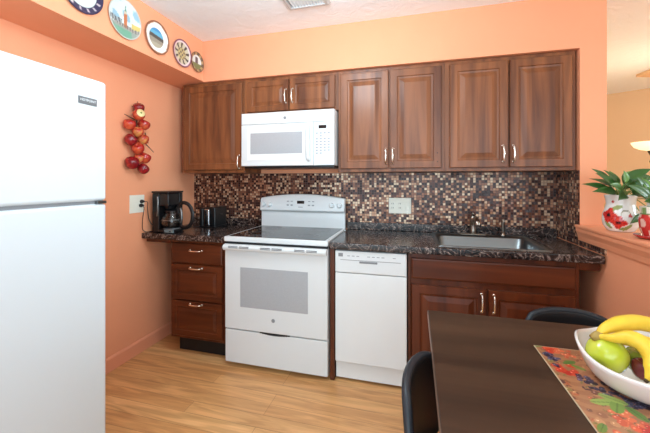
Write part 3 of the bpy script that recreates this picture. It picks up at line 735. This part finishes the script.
for i, (y, z, k, s, an) in enumerate(apples):
    bm = nb(); xx = .045+(.018 if i % 3 == 1 else 0)
    if i == 1: M = T(xx+.02, y, z) @ R(math.radians(50), 'X') @ R(math.radians(65), 'Y') @ S(s*1.15)
    else: M = T(xx, y, z) @ R(math.radians(an), 'X') @ R(.35, 'Y') @ S(s*1.15)
    lathe(bm, APROF, M, 20)
    ap = obj('apple', bm, MA[k], ag, smooth=True, subsurf=1)
    if i == 1:
        bm = nb(); lathe(bm, [(0, .036), (.024, .035), (.026, .030)], M, 20); ff = obj('cut_face', bm, M_cream, ap, smooth=True)
        bm = nb(); lathe(bm, [(0, .0395), (.006, .038), (.0065, .035)], M, 8); obj('core', bm, mat('green_core', (120, 130, 60), .6), ap)
bm = nb()
tube(bm, spline([(.02, -.70, 1.90), (.018, -.72, 1.70), (.02, -.71, 1.55), (.018, -.72, 1.42)], 5), .006, 6)
tube(bm, [(.02, -.70, 1.90), (.012, -.70, 1.925)], .002, 5)
obj('hanging_cord', bm, M_twig, ag)
for a, b in (((.03, -.73, 1.775), (.06, -.865, 1.795)), ((.05, -.68, 1.62), (.07, -.60, 1.545)), ((.05, -.665, 1.69), (.07, -.655, 1.61)), ((.03, -.70, 1.85), (.05, -.79, 1.868))):
    bm = nb(); tube(bm, [a, b], [.004, .002], 6); obj('twig', bm, M_twig, ag)

# ------------------------------------------------------------------ ceiling vent
cv = empty('ceiling_vent', (1.37, -.8, 2.47), 'white ceiling air register at the top of the photo', 'air vent')
vx0, vx1, vy0, vy1 = 1.225, 1.515, -.99, -.655
bm = nb()
loft(bm, [[(vx0, vy0, CEIL-.001), (vx1, vy0, CEIL-.001), (vx1, vy1, CEIL-.001), (vx0, vy1, CEIL-.001)],
          [(vx0+.012, vy0+.012, CEIL-.022), (vx1-.012, vy0+.012, CEIL-.022), (vx1-.012, vy1-.012, CEIL-.022), (vx0+.012, vy1-.012, CEIL-.022)],
          [(vx0+.03, vy0+.03, CEIL-.022), (vx1-.03, vy0+.03, CEIL-.022), (vx1-.03, vy1-.03, CEIL-.022), (vx0+.03, vy1-.03, CEIL-.022)],
          [(vx0+.03, vy0+.03, CEIL-.004), (vx1-.03, vy0+.03, CEIL-.004), (vx1-.03, vy1-.03, CEIL-.004), (vx0+.03, vy1-.03, CEIL-.004)]], cap_last=True)
obj('frame', bm, mat('register_enamel', (196, 192, 190), .5), cv)
bm = nb()
for i in range(11):
    x = vx0+.045+i*.0205
    v = [bm.verts.new(p) for p in ((x, vy0+.03, CEIL-.020), (x+.012, vy0+.03, CEIL-.008), (x+.012, vy1-.03, CEIL-.008), (x, vy1-.03, CEIL-.020), (x+.002, vy0+.03, CEIL-.021), (x+.014, vy0+.03, CEIL-.009), (x+.014, vy1-.03, CEIL-.009), (x+.002, vy1-.03, CEIL-.021))]
    for f in ((0,1,2,3),(4,7,6,5),(0,4,5,1),(2,6,7,3),(0,3,7,4),(1,5,6,2)): bm.faces.new([v[j] for j in f])
obj('louvres', bm, M_white, cv)

# ------------------------------------------------------------------ table
TX0, TX1, TY1, TY0, TZ = 2.097, 2.960, -1.246, -2.62, .760
tb = empty('dining_table', ((TX0+TX1)/2, (TY0+TY1)/2, 0), 'dark brown wooden dining table in the right foreground', 'table')
bm = nb(); box(bm, TX0, TX1, TY0, TY1, TZ-.028, TZ); obj('table_top', bm, M_table, tb, bevel=.003)
bm = nb(); box(bm, TX0-.0015, TX0+.0005, TY0+.002, TY1-.002, TZ-.026, TZ-.003); box(bm, TX0+.002, TX1-.002, TY1-.0005, TY1+.0015, TZ-.026, TZ-.003); obj('edge_sheen', bm, M_tedge, tb)  # paler strips paint the reflected light along the table edges
bm = nb()
for (a, b, c, d_) in ((TX0+.10, TX1-.10, TY1-.09, TY1-.07), (TX0+.10, TX1-.10, TY0+.07, TY0+.09), (TX0+.09, TX0+.11, TY0+.08, TY1-.08), (TX1-.11, TX1-.09, TY0+.08, TY1-.08)): box(bm, a, b, c, d_, TZ-.10, TZ-.029)
obj('apron', bm, M_table, tb)
for x in (TX0+.07, TX1-.13):
    for y in (TY0+.05, TY1-.11):
        bm = nb(); loft(bm, [[(x+.01, y+.01, .001), (x+.05, y+.01, .001), (x+.05, y+.05, .001), (x+.01, y+.05, .001)], [(x, y, TZ-.029), (x+.06, y, TZ-.029), (x+.06, y+.06, TZ-.029), (x, y+.06, TZ-.029)]], True, True); obj('leg', bm, M_table, tb, bevel=.003)

# ------------------------------------------------------------------ chairs (local: seat front towards +x, back shell at x=0)
def make_chair(loc, rz, label):
    zf = -loc[2]
    t = empty('dining_chair', loc, label, 'chair', None)
    WO[t.name] = Vector((0, 0, 0))
    bm = nb(); NU, NV = 18, 10; hw = .195
    def pt(u, v):   # u -1..1 across, v 0..1 up
        w_ = hw*(1-.10*v)
        zt = .772-.045*abs(u)**2.6-.05*max(0, abs(u)-.8)/.2
        z = .50+(zt-.50)*v
        x = .045*abs(u)**2.2-.025*v+.02
        return Vector((x, u*w_, z))
    F = [[bm.verts.new(pt(-1+2*i/NU, j/NV)) for i in range(NU+1)] for j in range(NV+1)]
    for j in range(NV):
        for i in range(NU): bm.faces.new((F[j][i], F[j][i+1], F[j+1][i+1], F[j+1][i]))
    o = obj('backrest', bm, M_vinyl, t, smooth=True)
    s = o.modifiers.new('s', 'SOLIDIFY'); s.thickness = .026; s.offset = 0
    b = o.modifiers.new('b', 'BEVEL'); b.width = .010; b.segments = 3; b.limit_method = 'ANGLE'; b.angle_limit = math.radians(50)
    bm = nb(); edge = [pt(-1, j/NV) for j in range(NV+1)]+[pt(-1+2*i/NU, 1) for i in range(1, NU)]+[pt(1, 1-j/NV) for j in range(NV+1)]
    tube(bm, edge, .0128, 8); pp = obj('rim_highlight', bm, M_rim, o, smooth=True)  # rim tube in slate grey, painting the highlight along the back's edge
    bm = nb(); loft(bm, [rr(.03, .37, -.19, .19, .08, .415), rr(.02, .38, -.20, .20, .09, .43), rr(.02, .38, -.20, .20, .09, .455), rr(.04, .36, -.18, .18, .08, .47)], True, True)
    obj('seat', bm, M_vinyl, t, smooth=False, bevel=.006)
    for sx in (0, 1):
        for sy in (-1, 1):
            bm = nb()
            if sx: P_ = [(.33, sy*.15, .416), (.36, sy*.17, .0015+zf)]
            else: P_ = [(.07, sy*.14, .416), (.03, sy*.16, .0015+zf)]
            tube(bm, P_, [.012, .010], 10); obj('leg', bm, M_chairm, t, smooth=True)
    for sy in (-1, 1):
        bm = nb(); tube(bm, spline([(.10, sy*.13, .43), (.03, sy*.13, .45), (.015, sy*.13, .55), (-.005, sy*.13, .62)], 4), .009, 8); obj('back_support', bm, M_chairm, t, smooth=True)
    t.rotation_euler = (0, 0, rz)
    return t
make_chair((2.035, -1.70, -.022), math.radians(-15), 'black padded chair tucked in at the left side of the table')
make_chair((2.66, -1.135, 0), -PI/2, 'black chair behind the far end of the table, only its top edge showing')

# ------------------------------------------------------------------ placemat
PX0, PX1, PY1, PY0 = 2.432, 2.742, -1.480, -1.935
bm = nb(); NX, NY = 150, 210
g = [[bm.verts.new((PX0+(PX1-PX0)*i/NX, PY0+(PY1-PY0)*j/NY, TZ+.0022)) for i in range(NX+1)] for j in range(NY+1)]
for j in range(NY):
    for i in range(NX): bm.faces.new((g[j][i], g[j][i+1], g[j+1][i+1], g[j+1][i]))
pm = obj('placemat', bm, M_print, smooth=True); tag(pm, 'laminated placemat printed with strawberries, blackberries and leaves under the bowl', 'placemat')
s = pm.modifiers.new('s', 'SOLIDIFY'); s.thickness = .0018; s.offset = -1
rnd = random.Random(3); blobs = []
for _ in range(260):
    blobs.append((rnd.uniform(-.155, .155), rnd.uniform(-.227, .227), rnd.uniform(.004, .011), rnd.choice([(150, 96, 66), (196, 140, 96), (120, 74, 58), (140, 120, 70), (188, 100, 66), (98, 62, 60)]), rnd.uniform(0, 3), rnd.choice([1, .45, .45])))
def cluster(cx, cy, R_, n, r, cols):
    for _ in range(n):
        a = rnd.random()*6.28; q = R_*math.sqrt(rnd.random()); blobs.append((cx+q*math.cos(a), cy+q*math.sin(a), r*(.8+.4*rnd.random()), rnd.choice(cols), 0, 1))
def leaf_b(cx, cy, r, a, col): blobs.append((cx, cy, r, col, a, .45))
RED = [(206, 62, 40), (224, 88, 50), (188, 44, 36)]; BLK = [(44, 40, 66), (58, 52, 84), (34, 30, 48), (84, 82, 112)]; GRN = [(120, 148, 66), (98, 130, 60), (150, 170, 84)]; ORG = [(222, 108, 70), (204, 84, 54)]
w2, h2 = (PX1-PX0)/2, (PY1-PY0)/2      # local centre is (0,0)
X = lambda x: x-(PX0+PX1)/2
Y = lambda y: y-(PY0+PY1)/2
for (x, y, R_, n, r, cs) in ((2.475, -1.495, .022, 9, .010, RED), (2.465, -1.545, .025, 16, .007, BLK), (2.478, -1.615, .030, 12, .012, RED), (2.505, -1.515, .03, 12, .008, ORG), (2.455, -1.60, .012, 6, .006, BLK),
                             (2.530, -1.70, .035, 26, .0075, BLK), (2.50, -1.66, .02, 10, .007, BLK), (2.575, -1.745, .03, 24, .0075, BLK), (2.52, -1.82, .035, 22, .008, ORG), (2.55, -1.86, .03, 18, .008, RED),
                             (2.60, -1.83, .03, 18, .008, BLK), (2.62, -1.52, .05, 20, .012, RED), (2.70, -1.60, .05, 30, .009, BLK), (2.69, -1.86, .04, 16, .012, RED), (2.48, -1.90, .03, 10, .008, ORG)):
    cluster(X(x), Y(y), R_, n, r, cs)
for (x, y, r, a, i) in ((2.445, -1.485, .012, .3, 0), (2.50, -1.575, .022, .5, 1), (2.515, -1.60, .02, 2.4, 0), (2.50, -1.765, .03, .2, 2), (2.525, -1.775, .032, 1.1, 0), (2.53, -1.745, .03, 2.6, 2), (2.555, -1.795, .028, 1.9, 1), (2.60, -1.50, .03, .6, 0), (2.66, -1.55, .03, 2, 1), (2.70, -1.75, .035, 1, 2), (2.45, -1.87, .02, 1, 1)):
    leaf_b(X(x), Y(y), r, a, GRN[i])
def pmcol(co):
    x, y = co.x, co.y
    if w2-abs(x) < .004 or h2-abs(y) < .004: return (196, 180, 150)
    for (bx, by, r, c, a, asp) in reversed(blobs):
        dx, dy = x-bx, y-by
        if asp != 1:
            u = dx*math.cos(a)+dy*math.sin(a); v_ = (-dx*math.sin(a)+dy*math.cos(a))/asp; q = math.hypot(u, v_)
            if q < r: return tuple(int(k*(.8 if abs(v_) < .12*r else 1)) for k in c)
        else:
            q = math.hypot(dx, dy)
            if q < r:
                if math.hypot(dx+r*.3, dy-r*.3) < r*.22: return tuple(min(255, k+80) for k in c)
                return c
    k = math.sin(y*160+3*math.sin(x*40))
    return (176, 122, 84) if k > 0 else (164, 110, 76)
paint(pm, pmcol)

# ------------------------------------------------------------------ fruit bowl
BX, BY = 2.665, -1.645; BZ = TZ+.0035
bm = nb(); N = 72; NRG = 14
def rimz(a):
    d1 = math.cos(a-math.radians(160)); d2 = math.cos(a-math.radians(250)); d3 = math.cos(a-math.radians(-20)); d4 = math.cos(a-math.radians(65))
    return .070+.026*max(0, d1)**5+.006*max(0, d2)**4+.035*max(0, d3)**5+.030*max(0, d4)**5
def bowlpt(a, q, off=0):
    rr_ = .178+.012*math.cos(2*(a-math.radians(240)))
    r = (.075+(rr_-.075)*q**.5)-off if q > 0 else .075-off
    z = rimz(a)*q**1.9
    return Vector((BX+r*math.cos(a), BY+r*math.sin(a), BZ+z+off*.6))
rings = []
outer = [[bowlpt(2*PI*k/N, j/NRG) for k in range(N)] for j in range(NRG+1)]
inner = [[bowlpt(2*PI*k/N, j/NRG, .006) for k in range(N)] for j in range(NRG, -1, -1)]
loft(bm, outer+inner, True, True)
fb = obj('fruit_bowl', bm, mat('white_porcelain', (238, 232, 228), .18, coat=.5), smooth=True)
tag(fb, 'white wavy-rimmed porcelain bowl of fruit on the placemat', 'bowl')
# fruit
def fruit(name, x, y, z, s, m, label, prof=APROF, tiltx=0, tilty=0, cat='fruit', stem=True):
    bm = nb(); M = T(x, y, z) @ R(tiltx, 'X') @ R(tilty, 'Y') @ S(s); lathe(bm, prof, M, 28)
    o = obj(name, bm, m, smooth=True, subsurf=1); tag(o, label, cat)
    if stem:
        bm = nb(); tube(bm, [M @ Vector((0, 0, .018)), M @ Vector((.002, 0, .030)), M @ Vector((.005, 0, .040))], .0018, 6); obj('stem', bm, M_twig, o)
    return o
M_gap_ = applemat('green_apple_skin', (184, 196, 48), (214, 216, 84), 3)
a1 = fruit('green_apple', 2.554, -1.664, .838, 1.32, M_gap_, 'large yellow-green apple at the left of the bowl, with a small sticker', tiltx=-1.0, tilty=.7, cat='apple', stem=False)
RGT = Vector((math.cos(math.radians(15.4)), math.sin(math.radians(15.4)), 0)); FWD = Vector((-math.sin(math.radians(15.4)), math.cos(math.radians(15.4)), 0)); UP = Vector((0, 0, 1))
sn = (RGT*.42-UP*.50-FWD*.78).normalized()
bm = nb(); lathe(bm, [(0, .0), (.0075, 0), (.0075, .0016), (0, .002)], T(2.554, -1.664, .838) @ T(*(sn*.0455)) @ sn.to_track_quat('Z', 'Y').to_matrix().to_4x4(), 16); obj('sticker', bm, mat('blue_white_sticker', (196, 214, 232), .4), a1)
fruit('green_apple', 2.645, -1.640, .822, 1.0, applemat('pale_green_skin', (150, 172, 60), (176, 190, 90), 3), 'second green apple, half hidden between bananas and the large apple', cat='apple')
fruit('plum', 2.628, -1.690, .822, .8, applemat('plum_skin', (104, 30, 40), (140, 50, 50), 3), 'dark red plum under the banana tip', cat='plum', stem=False)
fruit('green_apple', 2.735, -1.595, .822, 1.0, M_gap_, 'green apple under the bananas at the back of the bowl', cat='apple')
bn = empty('banana_bunch', (2.66, -1.64, .82), 'bunch of ripe yellow bananas lying over the fruit bowl', 'bananas')
M_ban = mat('banana_peel', (238, 200, 62), .42, var=.06, vscale=30); M_tip = mat('banana_tip', (72, 54, 34), .7); M_stem = mat('banana_stem', (168, 140, 74), .6)
def banana(pts, R_, flat=1.0):
    P_ = spline(pts, 8); n = len(P_); rs = []
    for i in range(n):
        u = i/(n-1)
        r = R_*min(1, .34+1.9*max(0, u-.05)) if u < .4 else R_*min(1, (max(0, 1-u)/.20)**.55 if u > .8 else 1)
        rs.append(max(r, R_*.22))
    bm = nb(); tube(bm, P_, rs, 10, flat=.92); o = obj('banana', bm, M_ban, bn, smooth=True, subsurf=1)
    d = (P_[-1]-P_[-2]).normalized(); bm = nb(); tube(bm, [P_[-1]-d*.001, P_[-1]+d*.005], [R_*.24, R_*.18], 8); obj('blossom_tip', bm, M_tip, o, smooth=True)
ST = (2.532, -1.662, .888)
banana([ST, (2.556, -1.655, .908), (2.603, -1.636, .919), (2.660, -1.612, .918), (2.720, -1.600, .900), (2.770, -1.61, .865)], .0245)
banana([ST, (2.560, -1.686, .896), (2.588, -1.698, .906), (2.612, -1.712, .898), (2.622, -1.732, .874), (2.612, -1.752, .850), (2.592, -1.762, .830)], .0240)
banana([ST, (2.57, -1.655, .882), (2.62, -1.655, .884), (2.68, -1.665, .870), (2.72, -1.69, .845), (2.73, -1.715, .82)], .022)
bm = nb(); tube(bm, [(2.520, -1.664, .881), ST, (2.545, -1.660, .893)], [.009, .012, .012], 10); obj('crown', bm, M_stem, bn, smooth=True)

# ------------------------------------------------------------------ poppy jug, second pot, plants on the sill
M_pot = paintmat('painted_ceramic', .15, .6)
def pot(name, x, y, z, prof, fn, label, n=110, sub=5):
    # densify profile
    P_ = [Vector((r, 0, h)) for r, h in prof]; Q = []
    for a, b in zip(P_, P_[1:]):
        for k in range(sub): Q.append(a.lerp(b, k/sub))
    Q.append(P_[-1]); bm = nb(); lathe(bm, [(q.x, q.z) for q in Q], T(x, y, z), n)
    o = obj(name, bm, M_pot, smooth=True); tag(o, label, 'pot' if name != 'poppy_jug' else 'jug')
    paint(o, lambda co: fn(math.atan2(co.y, co.x), co.z)); return o
JX, JY, SZ = 3.118, -.60, 1.0505
# unit: angle facing the camera
FA = math.atan2(-2.766-JY, 2.038-JX)
def poppy(a, z):
    s = ((a-FA+PI) % (2*PI)-PI)*.075    # arc length, + to the right as seen
    for (cx, cz, r) in ((-.008, .052, .036), (-.052, .088, .040)):
        dx, dz = s-cx, z-cz; q = math.hypot(dx, dz); an = math.atan2(dz, dx)
        if q < r*(.86+.16*math.cos(4*an+.6)):
            if q < r*.22: return (52, 20, 24)
            return (222, 54, 44) if (math.sin(an*11) > -.5 and q > r*.35) else (184, 30, 34)
    for (cx, cz, r, an, asp, c) in ((.028, .026, .026, .7, .38, (148, 164, 96)), (-.018, .128, .030, .35, .4, (158, 172, 104)), (.012, .018, .02, .2, .4, (126, 150, 84)), (-.055, .035, .024, 2.2, .4, (140, 158, 92)), (-.038, .16, .008, 0, 1, (196, 44, 40)), (.040, .088, .009, 0, 1, (190, 40, 40))):
        dx, dz = s-cx, z-cz; u = dx*math.cos(an)+dz*math.sin(an); v_ = (-dx*math.sin(an)+dz*math.cos(an))/asp
        if math.hypot(u, v_) < r: return c
    q = math.hypot(s-.022, z-.095)
    if abs(q-.020) < .0025 and z > .088: return (120, 120, 80)
    return (240, 240, 236)
jug = pot('poppy_jug', JX, JY, SZ, [(0, 0), (.050, 0), (.058, .004), (.074, .03), (.080, .06), (.077, .09), (.068, .12), (.062, .145), (.064, .17), (.070, .195), (.066, .196), (.058, .165), (.056, .14), (0, .13)], poppy, 'white ceramic jug painted with red poppies on the sill')
bm = nb(); hd = Vector((math.cos(FA+PI*.62), math.sin(FA+PI*.62), 0)); b0 = Vector((JX, JY, SZ))
tube(bm, spline([b0+hd*.062+Vector((0, 0, .185)), b0+hd*.095+Vector((0, 0, .192)), b0+hd*.118+Vector((0, 0, .16)), b0+hd*.112+Vector((0, 0, .11)), b0+hd*.075+Vector((0, 0, .075))], 5), .009, 10)
obj('handle', bm, mat('white_glaze', (240, 240, 236), .15, coat=.5), jug, smooth=True)
bm = nb(); lathe(bm, [(0, 0), (.054, 0)], T(JX, JY, SZ+.172), 24); obj('soil', bm, mat('potting_soil', (50, 36, 28), .95), jug)
KX, KY = 3.125, -.862
def redpot(a, z):
    s = a*.06
    if z > .115: return (238, 232, 216) if math.sin(s*120) > -.3 or z > .14 else (120, 150, 90)
    if z > .108: return (90, 120, 60)
    return (196, 48, 44) if math.sin(s*60)*math.sin(z*70) > -.25 else (232, 186, 170)
bm = nb(); lathe(bm, [(0, 0), (.055, 0), (.078, .012), (.080, .018), (.05, .006), (0, .006)], T(KX, KY, SZ), 40)
saucer = obj('pot_saucer', bm, mat('red_glaze', (176, 36, 38), .2, coat=.5), smooth=True); tag(saucer, 'glossy red saucer under the small painted pot', 'saucer')
pot2 = pot('flower_pot', KX, KY, SZ+.007, [(0, 0), (.040, 0), (.046, .004), (.058, .04), (.062, .08), (.056, .11), (.058, .145), (.054, .145), (.05, .115), (0, .11)], redpot, 'small red and white painted pot at the right edge, beside the poppy jug', n=90, sub=6)
bm = nb(); lathe(bm, [(0, 0), (.049, 0)], T(KX, KY, SZ+.128), 24); obj('soil', bm, bpy.data.materials['potting_soil'], pot2)
M_leaf = mat('pothos_leaf', (50, 92, 36), .38, var=.22, vscale=22, coat=.2); M_leaf2 = mat('pothos_leaf_pale', (92, 138, 60), .38, var=.2, vscale=22, coat=.2); M_st = mat('green_stem', (110, 140, 70), .6)
def leaf(bm, base, dr, up, L, W, droop=.25, mi=0):
    dr = dr.normalized(); sd = dr.cross(up).normalized(); up = sd.cross(dr).normalized(); n = 8; rows = []
    for i in range(n+1):
        t = i/n; w_ = W*(math.sin(PI*min(1, t*1.02)**.62)) if t < 1 else 0
        c = base+dr*L*t-Vector((0, 0, 1))*droop*L*t*t
        row = [bm.verts.new(c+sd*w_*s*.5+up*abs(s)*w_*.16) for s in (-1, -.5, 0, .5, 1)] if 0 < i < n else [bm.verts.new(c)]
        rows.append(row)
    for a, b in zip(rows, rows[1:]):
        if len(a) == 1 and len(b) == 1: continue
        if len(a) == 1:
            for k in range(4): bm.faces.new((a[0], b[k+1], b[k])).material_index = mi
        elif len(b) == 1:
            for k in range(4): bm.faces.new((a[k], a[k+1], b[0])).material_index = mi
        else:
            for k in range(4): bm.faces.new((a[k], a[k+1], b[k+1], b[k])).material_index = mi
RGT = Vector((math.cos(math.radians(15.4)), math.sin(math.radians(15.4)), 0)); FWD = Vector((-math.sin(math.radians(15.4)), math.cos(math.radians(15.4)), 0)); UP = Vector((0, 0, 1))
def plant(name, x, y, z, leaves, label, extra=()):
    t = empty(name, (x, y, z), label, 'plant'); b0 = Vector((x, y, z)); fb = nb(); sb = nb()
    for (r, f, u, az, el, L, W, mi) in leaves:     # leaf base offset right/forward/up, direction azimuth (0 = right, 90 = away), elevation
        el = el+12 if el > 0 else el; base = b0+RGT*r+FWD*f+UP*(u+.012)
        a, e = math.radians(az), math.radians(el); dv = RGT*math.cos(a)*math.cos(e)+FWD*math.sin(a)*math.cos(e)+UP*math.sin(e)
        tube(sb, spline([b0+Vector((r*.2, f*.2, -.01)), b0+(base-b0)*.5+UP*.025, base, base+dv*L*.1], 3), .0022, 5)
        leaf(fb, base, dv, (UP*.55-FWD*.85+RGT*.25*math.sin(az)).normalized(), L*1.22, W*.95, .25, mi)
    for pts in extra: tube(sb, spline([b0+RGT*a+FWD*b+UP*c for a, b, c in pts], 5), .002, 5)
    o = obj('foliage', fb, None, t, smooth=True, mats=[M_leaf, M_leaf2]); o.modifiers.new('s', 'SOLIDIFY').thickness = .0008
    obj('stems', sb, M_st, t)
    return t
L1 = [(-.03, -.01, .045, 170, 38, .13, .060, 0), (-.04, -.02, .02, 185, 5, .12, .055, 0), (-.02, -.03, .03, 200, 22, .10, .055, 1), (0, -.03, .04, 250, 30, .09, .060, 0), (-.01, .0, .06, 140, 50, .11, .055, 0),
      (.02, -.02, .05, 60, 48, .11, .058, 0), (.03, -.02, .035, 320, 18, .12, .060, 0), (.05, -.01, .05, 10, 30, .13, .060, 0), (.04, .02, .07, 30, 35, .12, .055, 1), (.0, .02, .06, 95, 55, .10, .055, 1),
      (.06, -.03, .02, 340, -10, .13, .060, 0), (-.05, .01, .03, 160, 18, .12, .050, 0), (.02, -.05, .02, 290, -5, .09, .055, 1), (.07, .0, .08, 0, 12, .11, .055, 0), (.01, -.02, .07, 210, 62, .08, .050, 1),
      (.05, .03, .05, 45, 15, .13, .060, 1), (-.02, .03, .05, 120, 25, .11, .055, 0), (.045, -.085, -.10, 190, -8, .075, .040, 0), (.075, -.075, -.055, 300, -50, .07, .045, 0), (.03, -.01, .09, 350, 28, .12, .055, 0), (-.02, -.05, .015, 215, 0, .10, .055, 0), (.01, -.06, .01, 265, 5, .08, .06, 0), (.05, -.05, .01, 330, 0, .11, .06, 1), (-.04, .02, .07, 165, 42, .12, .055, 0), (.07, .01, .06, 20, 25, .14, .06, 0)]
pl = plant('pothos_plant', JX, JY, SZ+.175, L1, 'leafy green plant growing out of the poppy jug', extra=[[(.03, -.04, 0), (.07, -.075, .0), (.085, -.08, -.05), (.05, -.085, -.10)]])
bm = nb(); q0 = Vector((3.085, -.56, SZ+.16))
for (dx, h, wd) in ((0, .11, .018), (.008, .09, .014), (-.008, .08, .018)):
    tube(bm, spline([q0+RGT*.03+UP*.01, q0+RGT*(dx-wd)+UP*-.02, q0+RGT*dx+UP*(-h), q0+RGT*(dx+wd)+UP*(-h*.5), q0+RGT*(dx+.03)+UP*.012], 5), .0018, 6)
obj('dried_vine', bm, mat('golden_dry_vine', (206, 160, 90), .6), pl, smooth=True, label='thin golden dried vine loops')
L2 = [(0, 0, .04, 150, 40, .11, .055, 0), (0, -.02, .02, 200, 10, .11, .055, 0), (.02, 0, .05, 30, 40, .12, .06, 0), (-.01, .01, .06, 110, 60, .10, .05, 1), (.02, -.03, .02, 320, 0, .11, .055, 1), (-.02, -.03, .03, 240, 20, .09, .05, 1), (.03, .02, .03, 0, 15, .12, .055, 0), (-.02, .02, .07, 170, 55, .10, .05, 0), (-.03, 0, .05, 180, 30, .12, .055, 0)]
plant('pothos_plant', KX, KY, SZ+.13, L2, 'green plant growing in the small red pot at the right edge')
# ------------------------------------------------------------------ torchiere floor lamp in the dining room
LX, LY = 4.17, 1.0
fl = empty('floor_lamp', (LX, LY, 0), 'lit torchiere floor lamp with a glass bowl shade in the next room', 'lamp')
bm = nb(); lathe(bm, [(0, 0), (.14, 0), (.14, .012), (.05, .03), (.02, .045), (0, .045)], T(LX, LY, .001), 32); obj('base', bm, M_nickel, fl, smooth=True)
M_bronze = mat('dark_bronze', (64, 48, 38), .4, metal=.7)
bm = nb(); lathe(bm, [(0, .03), (.016, .03), (.014, .8), (.02, .82), (.014, .84), (.013, 1.45), (.03, 1.50), (.018, 1.54), (.045, 1.60), (0, 1.60)], T(LX, LY, 0), 20); obj('pole', bm, M_bronze, fl, smooth=True)
bm = nb(); lathe(bm, [(.03, 1.598), (.09, 1.612), (.135, 1.635), (.155, 1.668), (.160, 1.680), (.152, 1.680), (.130, 1.645), (.085, 1.622), (.03, 1.606)], T(LX, LY, 0), 40)
obj('lamp_shade', bm, mat('alabaster_glass', (250, 238, 214), .4, emit=(255, 232, 190), estr=.9), fl, smooth=True)
bm = nb(); lathe(bm, [(0, 1.61), (.02, 1.615), (.028, 1.64), (.02, 1.665), (0, 1.67)], T(LX, LY, 0), 16); obj('bulb', bm, mat('warm_bulb', (255, 240, 210), .4, emit=(255, 214, 150), estr=4), fl, smooth=True)
d = bpy.data.lights.new('lamp_glow', 'POINT'); d.energy = 7; d.color = (1, .86, .64); d.shadow_soft_size = .05
o = bpy.data.objects.new('lamp_glow', d); C.objects.link(o); o.parent = fl; o.location = (0, 0, 1.74)
